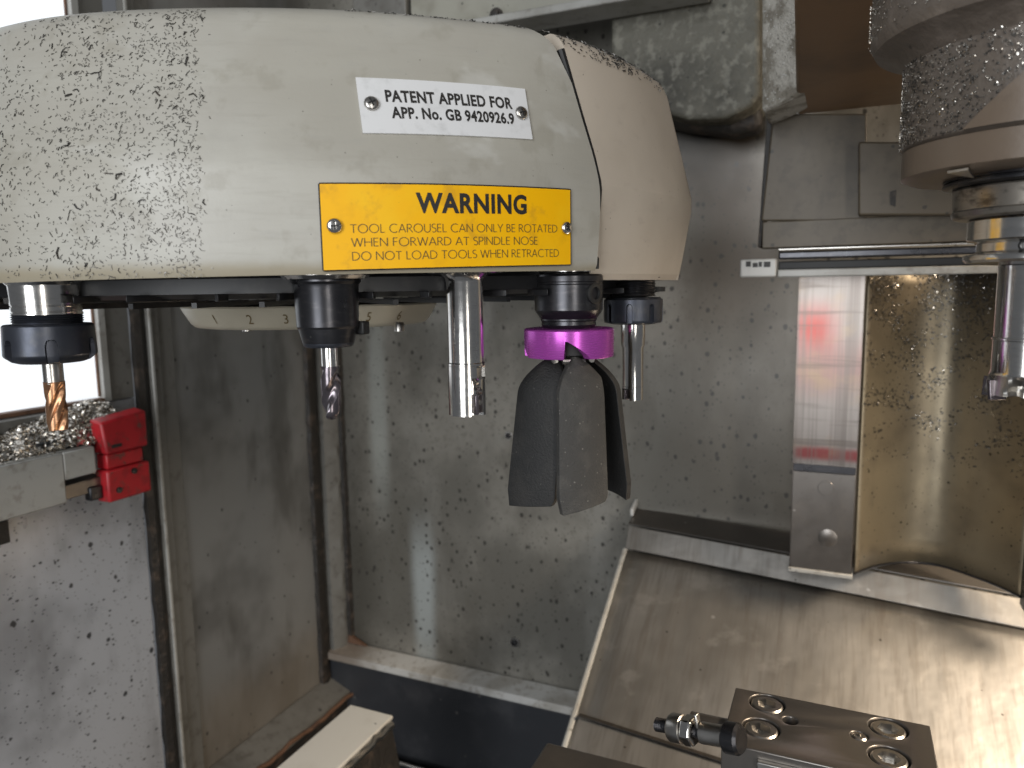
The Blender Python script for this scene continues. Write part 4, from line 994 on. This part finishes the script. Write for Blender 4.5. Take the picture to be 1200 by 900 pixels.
def screw_on(parent, pt, u_, v_, r, out, material='chrome'):
    p = pt(u_, v_, out); n_ = (pt(u_ + .01, v_, out) - p).cross(pt(u_, v_ + .02, out) - p).normalized()
    q = MB(); seg = 32; vs = []
    prof_ = [(r, 0), (r, r * .25), (r * .9, r * .42), (r * .62, r * .55), (.0002, r * .6)]
    mx_ = frame(p - CL, n_) @ rotz(random.uniform(0, 1.5))
    MB().lathe(prof_, 24, mx_).build('screw', material, parent)
    q = MB(); q.box((-r * .55, -r * .10, r * .56), (r * .55, r * .10, r * .66), mx_); q.box((-r * .10, -r * .55, r * .565), (r * .10, r * .55, r * .655), mx_)
    q.build('screw_slot', 'rubber', parent)
# yellow warning plate
wp, wpt = curved_plate('warning_plate', [(374, 215.5), (667, 222.5), (667.5, 310), (379, 317)], 'yellow', .0012)
wp['label'] = 'yellow plate reading WARNING'
m_ = MB()
for e in ([(i / 20, 1) for i in range(21)], [(i / 20, 0) for i in range(21)], [(0, j / 4) for j in range(5)], [(1, j / 4) for j in range(5)]):
    m_.tube([wpt(u_, v_, .0006) - CL for u_, v_ in e], .0007, 6)
m_.build('plate_edge', 'rubber', wp)
def put_text(parent, pt, verts, faces, box, material, out, name='lettering'):
    """box: u0, v0, u1, v1 on the plate"""
    u0, v0, u1, v1 = box
    vs = [tuple(pt(u0 + (u1 - u0) * v[0], v0 + (v1 - v0) * v[1], out + (.00003 * v[2] if len(v) > 2 else 0)) - CL) for v in verts]
    return MB().add(vs, faces).build(name, material, parent, smooth=0, fix=False)
v_, f_, _ = glyphs('WARNING', .036, 1.08)
put_text(wp, wpt, v_, f_, (.325, .655, .775, .905), 'ink', .0014)
for body, box in (('TOOL CAROUSEL CAN ONLY BE ROTATED', (.095, .43, .925, .53)), ('WHEN FORWARD AT SPINDLE NOSE', (.097, .27, .825, .37)), ('DO NOT LOAD TOOLS WHEN RETRACTED', (.097, .108, .932, .208))):
    v_, f_, _ = strokes(body, .09); put_text(wp, wpt, v_, f_, box, 'inksoft', .0014)
screw_on(wp, wpt, .043, .515, .0042, .0013); screw_on(wp, wpt, .972, .49, .0040, .0013)
# silver patent plate
pp_, ppt = curved_plate('patent_plate', [(416.5, 92), (614, 105), (623, 164), (425, 157)], 'silverplate', .0012)
pp_['label'] = 'silver plate with patent application number'
v_, f_, _ = glyphs('PATENT APPLIED FOR', .034, 1.06); put_text(pp_, ppt, v_, f_, (.145, .565, .895, .79), 'ink', .0014)
v_, f_, _ = glyphs('APP. No. GB 9420926.9', .034, 1.06); put_text(pp_, ppt, v_, f_, (.165, .265, .892, .49), 'ink', .0014)
screw_on(pp_, ppt, .065, .52, .0042, .0013, 'steel'); screw_on(pp_, ppt, .945, .50, .0040, .0013, 'steel')
# numbers on the dial
for ch, px in (('1', 252), ('2', 293), ('3', 335), ('4', 383), ('5', 432), ('6', 468)):
    lo_, hi_ = -1.3, 1.3
    for _ in range(40):
        th = (lo_ + hi_) / 2; pxx = project(CL + dc + W(DR * .957 * math.sin(th), -DR * .957 * math.cos(th), (zd0 + zd1) / 2))[0]
        if pxx < px: lo_ = th
        else: hi_ = th
    v_, f_, asp = glyphs(ch, .0)
    z0_, z1_ = zd1 + .0058, zd0 - .0058
    h = z1_ - z0_; w = h * asp
    vs = []
    for u_, vv in v_:
        z = z0_ + h * vv; a_ = th + (u_ - .5) * w / DR
        rr = DR * (.985 + (.93 - .985) * ((zd0 - .004) - z) / ((zd0 - .004) - (zd1 + .004))) + .0003
        vs.append(tuple(dc + W(rr * math.sin(a_), -rr * math.cos(a_), z)))
    MB().add(vs, f_).build('numeral', 'inksoft', dial, smooth=0, fix=False)

# chips lying on the left of the cover, on the cap's top edge and along the rim
sp_ = []
while len(sp_) < 3100:
    px, py = random.uniform(-60, 250), random.uniform(8, 326)
    lim = 236 + 10 * mnoise.noise(Vector((py * .03, 0, 0)))
    if px > lim and random.random() > .04: continue
    dens = .42 + .5 * mnoise.noise(Vector((px * .014, py * .014, 2))) + (.45 if px > lim - 45 else 0) + (.2 if px > 70 else 0)
    if random.random() > dens: continue
    th, z = cover_solve(px, py)
    if z < .008 or z > .158: continue
    sp_.append((cover_pt(th, z), cover_n(th, z)))
chips(sp_[:2000], 'chipgrey', 'cover_chips', 'small grey metal slivers scattered over the left of the cream cover', 'metal chips', .0005, .0020, .00013, .00030, .00003)
chips(sp_[2000:], 'chip', 'cover_dark_chips', 'small dark metal slivers scattered over the left of the cream cover', 'metal chips', .0006, .0028, .00013, .00032, .00003)
big = []
for k_ in range(34):
    px, py = random.uniform(60, 240), random.uniform(15, 325); th, z = cover_solve(px, py)
    if .008 < z < .158: big.append((cover_pt(th, z), cover_n(th, z)))
chips(big, 'grime', 'cover_large_chips', 'larger black curls of metal on the cream cover', 'metal chips', .002, .0052, .0004, .0010, .00005, 1.0)
sp_ = []
for k_ in range(330):
    th = R(random.uniform(34.5, 59)); z = Z_T - random.random() ** 2 * .012
    if random.random() < .45: th = R(random.gauss(45, 2.5))
    sp_.append((cover_pt(th, z, -.0008), cover_n(th, z) + Vector((0, 0, .6))))
for k_ in range(60):
    th = R(random.uniform(12, 34)); sp_.append((cover_pt(th, Z_T - .0005, .0), Vector((0, 0, 1))))
chips(sp_, 'chip', 'cap_chips', 'metal slivers caught on the top edge of the end cap', 'metal chips', .0008, .0030, .0002, .0006, .0001, 1.2)

# ================================================================= tools in the carousel
def tool(i, name, label, ztip):
    r_, f_, th = ring_xy(i)
    t_ = thing(name, W(r_, f_, ztip), label, 'milling tool', 'tools hanging in the carousel')
    return t_, f_, th
def holder_flange(t_, z0_, rr=.0315):
    MB().lathe([(.01, z0_ + .030), (rr, z0_ + .030), (rr, z0_ + .022), (rr - .004, z0_ + .019), (rr - .004, z0_ + .014), (rr, z0_ + .011), (rr, z0_ + .003), (rr - .002, z0_ + .001), (.01, z0_)], 48).build('flange', 'chrome', t_)
def end_mill(z_top, z_tip, r, flutes, helix_turns, ball, depth=.42, rows=70, seg=64):
    q = MB(); vs = []
    for i in range(rows + 1):
        u_ = i / rows; z = z_top + (z_tip - z_top) * u_
        rr = r
        if ball:
            d_ = (z - z_tip)
            if d_ < r: rr = r * math.sqrt(max(1e-5, 1 - ((r - d_) / r) ** 2))
        fade = min(1, u_ * 6)
        for j in range(seg):
            a_ = 2 * math.pi * j / seg
            ph = ((a_ * flutes / (2 * math.pi) + flutes * helix_turns * u_) % 1)
            # steep face then a long relief: reads as a cutting edge
            dip = (math.sin(math.pi * ph / .58) ** .8 if ph < .58 else 0.10 * (ph - .58) / .42)
            k_ = rr * (1 - depth * dip * fade)
            vs.append((k_ * math.cos(a_), k_ * math.sin(a_), z))
    q.add(vs, [(i*seg + j, i*seg + (j+1) % seg, (i+1)*seg + (j+1) % seg, (i+1)*seg + j) for i in range(rows) for j in range(seg)] + [tuple(range(seg - 1, -1, -1)), tuple(rows * seg + j for j in range(seg))])
    return q
def collet_nut(prof, slots, r_slot, z_lo, z_hi, ang0=0.0):
    """nut with real round-topped slots cut in its rim"""
    per = 60; seg = slots * per; q = MB(); vs = []; n = len(prof); w_ = 7.0
    rmax = max(p[0] for p in prof); half = rmax * 2 * math.pi / seg * w_
    for (r, z) in prof:
        for j in range(seg):
            a_ = ang0 + 2 * math.pi * j / seg; ph = abs((j % per) - per / 2)
            k_ = 1.0
            if ph <= w_ and r > r_slot * .75:
                zt_ = z_hi - half * (1 - math.sqrt(max(0, 1 - (ph / w_) ** 2)))
                if z <= zt_: k_ = min(1.0, r_slot / r)
            vs.append((r * k_ * math.cos(a_), r * k_ * math.sin(a_), z))
    q.add(vs, [(i*seg + j, i*seg + (j+1) % seg, (i+1)*seg + (j+1) % seg, (i+1)*seg + j) for i in range(n - 1) for j in range(seg)])
    return q
def lin(z0_, z1_, n): return [z0_ + (z1_ - z0_) * i / n for i in range(n + 1)]

# A: collet chuck with copper coated end mill
f_ = ring_xy(-2)[1]; zA = zpx(70, 503, f_); k = f_ / FPX
t, f_, th = tool(-2, 'collet_chuck_end_mill', 'collet chuck with slotted black nut and copper coloured end mill at far left', zA)
za = lambda py: zpx(62, py, f_) - zA
holder_flange(t, za(336), .022)
MB().lathe([(.01, za(326)), (38*k, za(332)), (37.2*k, za(336)), (36.5*k, za(357)), (35.6*k, za(357.6)), (35.6*k, za(358.6)), (36.5*k, za(359.2)), (36.5*k, za(364)), (35.6*k, za(364.6)), (35.6*k, za(365.6)), (36.6*k, za(366.2)), (36.6*k, za(368)), (.01, za(368))], 64).build('holder_body', 'chrome', t, smooth=12)
pr = [(.01, za(367.5))]
for i in range(4): pr += [(37*k, za(368.2 + 2.6 * i)), (35*k, za(369.4 + 2.6 * i))]
MB().lathe(pr + [(36*k, za(379)), (.01, za(379.5))], 56).build('thread_ring', 'nut', t)
zs_ = lin(za(381.5), za(414), 34)
pr = [(.02, za(379)), (44.5*k, za(379.3)), (46.4*k, za(381))] + [(46.6*k + (48 - 46.6) * k * i / 34, z) for i, z in enumerate(zs_)] + [(47.2*k, za(416)), (40*k, za(422)), (34*k, za(424)), (22*k, za(424.5)), (.004, za(424.6))]
collet_nut(pr, 6, 41.5*k, za(424.2), za(396), PSI - math.pi / 2 + R(33) - math.pi / 6).build('clamping_nut', 'nut', t, smooth=32)
MB().lathe([(10.8*k, za(421)), (10.8*k, za(449)), (.001, za(449))], 32).build('shank', 'steel', t)
end_mill(za(447), 0, 11.4*k, 4, .42, False, .34, 80, 72).build('flutes', 'copper', t, smooth=24)

# B: dark chuck with ball nose end mill
f_ = ring_xy(0)[1]; zB = zpx(394, 492, f_); k = f_ / FPX
t, f_, th = tool(0, 'dark_chuck_ball_mill', 'smooth black chuck with violet ball nose end mill under the warning plate', zB)
zf_ = lambda py: zpx(389, py, f_) - zB
holder_flange(t, zf_(329), .026)
MB().lathe([(.01, zf_(327)), (40*k, zf_(328)), (40*k, zf_(330)), (37.5*k, zf_(333)), (36.8*k, zf_(336)), (35.5*k, zf_(382)), (34*k, zf_(384.5)), (30*k, zf_(401)), (.01, zf_(401.2))], 64).build('holder_body', 'darksteel', t, smooth=12)
MB().lathe([(.005, zf_(401)), (29.5*k, zf_(401.2)), (29*k, zf_(404)), (27*k, zf_(406)), (.005, zf_(406.2))], 56).build('nose_ring', 'nut', t)
r_, ff, th = ring_xy(0)
MB().box((-.004, -.003, -.004), (.004, .004, .004), Matrix.Translation(W(36.5*k, .004, zf_(385)))).build('side_screw', 'rubber', t, bevel=.001)
MB().lathe([(9.5*k, zf_(405)), (9.5*k, zf_(430)), (.001, zf_(430))], 32).build('shank', 'chrome', t)
end_mill(zf_(429), 0, 11.8*k, 2, .62, True, .50, 90, 72).build('flutes', 'violet', t, smooth=24)

# C: straight indexable mill
f_ = ring_xy(1)[1]; zC = zpx(551, 485, f_); k = f_ / FPX
t, f_, th = tool(1, 'indexable_shoulder_mill', 'bright straight steel shoulder mill with insert pocket, right of black chuck', zC)
zf_ = lambda py: zpx(549, py, f_) - zC
holder_flange(t, zf_(322), .026)
MB().lathe([(.008, zf_(320)), (28*k, zf_(321)), (23.5*k, zf_(325)), (21.3*k, zf_(330)), (21.2*k, zf_(424)), (22*k, zf_(425)), (22*k, zf_(427.5)), (21.4*k, zf_(428)), (.008, zf_(428.5))], 56).build('shank', 'chrome', t)
# cutter body with two gullets
q = MB(); seg = 72; rows = 26; vs = []
for i in range(rows + 1):
    u_ = i / rows; z = zf_(428) + (zf_(485) - zf_(428)) * u_
    for j in range(seg):
        a_ = 2 * math.pi * j / seg; rr = 22*k
        for g0_ in (-.62 + PSI - math.pi/2 + 1.05, -.62 + PSI - math.pi/2 + 1.05 + math.pi):
            d_ = (a_ - g0_ + math.pi) % (2 * math.pi) - math.pi
            # pocket: flat-backed notch that opens towards the tip
            lim = .12 + .50 * min(1, max(0, (u_ - .25) / .35))
            if u_ > .25 and -.10 < d_ < lim: rr = min(rr, 22*k * (.52 + .25 * abs(d_)))
            if .03 < u_ < .24 and .25 < d_ < .95: rr = min(rr, 22*k * .80 / max(.80, math.cos(d_ - .6)))
        vs.append((rr * math.cos(a_), rr * math.sin(a_), z))
q.add(vs, [(i*seg + j, i*seg + (j+1) % seg, (i+1)*seg + (j+1) % seg, (i+1)*seg + j) for i in range(rows) for j in range(seg)] + [tuple(range(seg - 1, -1, -1)), tuple(rows * seg + j for j in range(seg))])
q.build('cutter_body', 'chrome', t, smooth=30)
for s_ in (0, math.pi):
    mxi = rotz(-.62 + PSI - math.pi/2 + 1.02 + s_) @ Matrix.Translation((15.5*k, .0022, zf_(472)))
    MB().box((-.0035, -.0012, -.0062), (.0042, .0012, .0062), mxi).build('insert', 'violet', t, bevel=.0004)
    MB().lathe([(.0016, 0), (.0016, .0008), (.0002, .0009)], 14, mxi @ Matrix.Translation((.0, .0012, .0005)) @ Matrix.Rotation(-math.pi/2, 4, 'X')).build('insert_screw', 'chrome', t)

# D: purple fan tool with black hanging blades
f_ = ring_xy(2)[1]; zD = zpx(666, 600, f_); k = f_ / FPX
t, f_, th = tool(2, 'folding_chip_fan', 'black chip fan with purple ring and four hanging blades', zD)
zf_ = lambda py: zpx(664, py, f_) - zD
holder_flange(t, zf_(324), .021)
MB().lathe([(.01, zf_(320)), (39*k, zf_(322)), (40*k, zf_(324)), (40*k, zf_(330)), (39*k, zf_(331)), (39*k, zf_(333)), (40*k, zf_(334)), (39.6*k, zf_(363)), (38*k, zf_(366)), (33*k, zf_(373)), (33*k, zf_(375)), (31.5*k, zf_(376)), (32*k, zf_(380)), (30*k, zf_(384)), (.01, zf_(384.2))], 64).build('holder_body', 'darksteel', t, smooth=12)
q = MB()
pn = W(math.sin(R(42)), -math.cos(R(42)), 0)
MB().lathe([(.0070, -.001), (.0070, .0010), (.0060, .0016), (.0042, .0016), (.0040, -.001), (.0002, -.0012)], 28, frame(pn * (39.7*k) + Vector((0, 0, zf_(344))), pn)).build('set_screw', 'rubber', t)
# purple ring with ramped notches cut in its lower rim (one per blade)
seg = 240; RP = 52.5*k; z1_, z0_ = zf_(384), zf_(417); vs = []
NB_ = 4; A0 = PSI - math.pi / 2 + R(-10)      # azimuth of the nearest notch
def notch(a_):
    ph = ((a_ - A0) / (2 * math.pi / NB_)) % 1.0
    if ph < .028: return .60 * 1.0
    if ph < .36: return .62 * (1 - (ph - .028) / .332) ** .75
    return 0.0
prof_top = [(.30, 1.0), (.90, 1.0), (.975, .985), (1.0, .94)]
for (rr, zz) in prof_top:
    for j in range(seg): a_ = 2*math.pi*j/seg; vs.append((RP*rr*math.cos(a_), RP*rr*math.sin(a_), z0_ + (z1_ - z0_)*zz))
for rr, e in ((1.0, .05), (.985, .0), (.72, .0), (.70, .3), (.30, .3)):
    for j in range(seg):
        a_ = 2*math.pi*j/seg; zz = max(e, notch(a_) + e * .3)
        vs.append((RP*rr*math.cos(a_), RP*rr*math.sin(a_), z0_ + (z1_ - z0_)*min(.9, zz)))
nr = 9
MB().add(vs, [(i*seg + j, i*seg + (j+1) % seg, (i+1)*seg + (j+1) % seg, (i+1)*seg + j) for i in range(nr - 1) for j in range(seg)]).build('purple_ring', 'purple', t, smooth=30)
MB().lathe([(.004, zf_(392)), (RP * .62, zf_(392)), (RP * .62, zf_(414)), (.010, zf_(420)), (.008, zf_(440)), (.001, zf_(441))], 40).build('inner_hub', 'rubber', t)
# blades: cambered tapering plates hanging from the ring
def blade(az, tilt, pitch, zlow, mt_, wid=.0185):
    """az: where it hangs; tilt: outward lean; pitch: turn about its own length"""
    nL, nW, nT = 34, 10, 2
    top, low = zf_(415), zlow
    q = MB(); vs = []
    Lb = top - low
    for side in (0, 1):
        for i in range(nL + 1):
            u_ = i / nL; zz = -Lb * u_
            # narrow neck swelling to a shoulder, then slowly widening
            w_ = wid * (.10 + .82 * (1 - (1 - min(1, max(0, u_ - .02) / .24)) ** 1.7)) + wid * .12 * u_; wr_ = wid * (.16 + .74 * min(1, u_ / .15) ** .75) + wid * .12 * u_
            rad = .012 * (1 - (1 - min(1, u_ / .30)) ** 2)                    # bellies outwards below the neck
            for j in range(nW + 1):
                s_ = 2 * j / nW - 1
                if u_ > .94: w2 = 1 - .13 * ((u_ - .94) / .06) ** 2
                else: w2 = 1
                camber = -.0030 * s_ * s_
                thick = .0025
                zc = zz - .006 * u_ * (.5 + .5 * s_) if i == nL else zz
                vs.append(((w_ if s_ > 0 else wr_) * s_ * w2, rad + camber + (thick if side else -thick), zc))
    S_ = (nL + 1) * (nW + 1); fs = []
    for i in range(nL):
        for j in range(nW):
            a_ = i * (nW + 1) + j; fs.append((a_, a_ + 1, a_ + nW + 2, a_ + nW + 1)); fs.append((S_ + a_, S_ + a_ + nW + 1, S_ + a_ + nW + 2, S_ + a_ + 1))
    for i in (0, nL):
        for j in range(nW):
            a_ = i * (nW + 1) + j; fs.append((a_, a_ + 1, S_ + a_ + 1, S_ + a_))
    for j in (0, nW):
        for i in range(nL):
            a_ = i * (nW + 1) + j; fs.append((a_, a_ + nW + 1, S_ + a_ + nW + 1, S_ + a_))
    # local frame: y points outwards, x sideways
    mx_ = rotz(az - math.pi / 2) @ Matrix.Translation((0, .0145, top)) @ Matrix.Rotation(R(tilt), 4, 'X') @ rotz(R(pitch))
    q.add(vs, fs, mx_)
    return q.build('blade', mt_, t, bevel=.0006, smooth=50)
base = PSI - math.pi / 2
for az, tilt, pitch, yl in ((9, 4.0, 14, 578), (-68, 6.0, 38, 581), (104, 6.0, 26, 580), (192, 5.0, 30, 580)):
    blade(base + R(az), tilt, pitch, zf_(yl), 'blade_lit' if abs(az) < 30 else 'blade')
for az in (9, -68, 104, 192):
    MB().tube([(math.cos(base + R(az)) * .0145 + math.sin(base + R(az)) * s_, math.sin(base + R(az)) * .0145 - math.cos(base + R(az)) * s_, zf_(421)) for s_ in (-.008, .008)], .0022, 10).build('pivot_pin', 'steel', t)

# E: collet nut with slim cutter under the end cap
f_ = ring_xy(3.06)[1]; zE = zpx(742, 468, f_); k = f_ / FPX
t, f_, th = tool(3.06, 'collet_chuck_slim_cutter', 'collet chuck with knurled black nut and slim steel cutter under the end cap', zE)
zf_ = lambda py: zpx(743, py, f_) - zE
holder_flange(t, zf_(330), .022)
pr = [(.008, zf_(326))]
for i in range(5): pr += [(26*k, zf_(330 + 3.2 * i)), (24.4*k, zf_(331.6 + 3.2 * i))]
MB().lathe(pr + [(26*k, zf_(347)), (.008, zf_(348))], 48).build('thread_ring', 'darksteel', t)
zs_ = lin(zf_(351), zf_(375), 26)
pr = [(.012, zf_(348)), (31*k, zf_(348.4)), (32.6*k, zf_(350))] + [(34*k, z) for z in zs_] + [(33*k, zf_(377.5)), (24*k, zf_(379.5)), (14*k, zf_(380)), (.004, zf_(380))]
collet_nut(pr, 8, 30*k, zf_(379), zf_(356), PSI - math.pi / 2 + R(6)).build('clamping_nut', 'nut', t, smooth=32)
MB().lathe([(.005, zf_(378)), (14.2*k, zf_(379)), (14*k, zf_(404)), (12.4*k, zf_(407)), (12.2*k, zf_(452)), (.004, zf_(453))], 36).build('shank', 'chrome', t)
q = MB(); vs = []; seg = 36; rows = 8
for i in range(rows + 1):
    u_ = i / rows; z = zf_(452.5) * (1 - u_)
    for j in range(seg):
        a_ = 2*math.pi*j/seg; d_ = (a_ - (PSI - math.pi/2 - 1.0) + math.pi) % (2*math.pi) - math.pi
        rr = 12.3*k * (.55 if (abs(d_) < .5 and u_ > .2) else 1)
        vs.append((rr*math.cos(a_), rr*math.sin(a_), z))
q.add(vs, [(i*seg + j, i*seg + (j+1) % seg, (i+1)*seg + (j+1) % seg, (i+1)*seg + j) for i in range(rows) for j in range(seg)] + [tuple(range(seg)), tuple(rows*seg + j for j in range(seg))])
q.build('cutter_body', 'chrome', t, smooth=30)
MB().box((-.003, -.001, -.004), (.0035, .001, .004), rotz(PSI - math.pi/2 - 1.0) @ Matrix.Translation((8.5*k, .001, zf_(461)))).build('insert', 'violet', t, bevel=.0003)
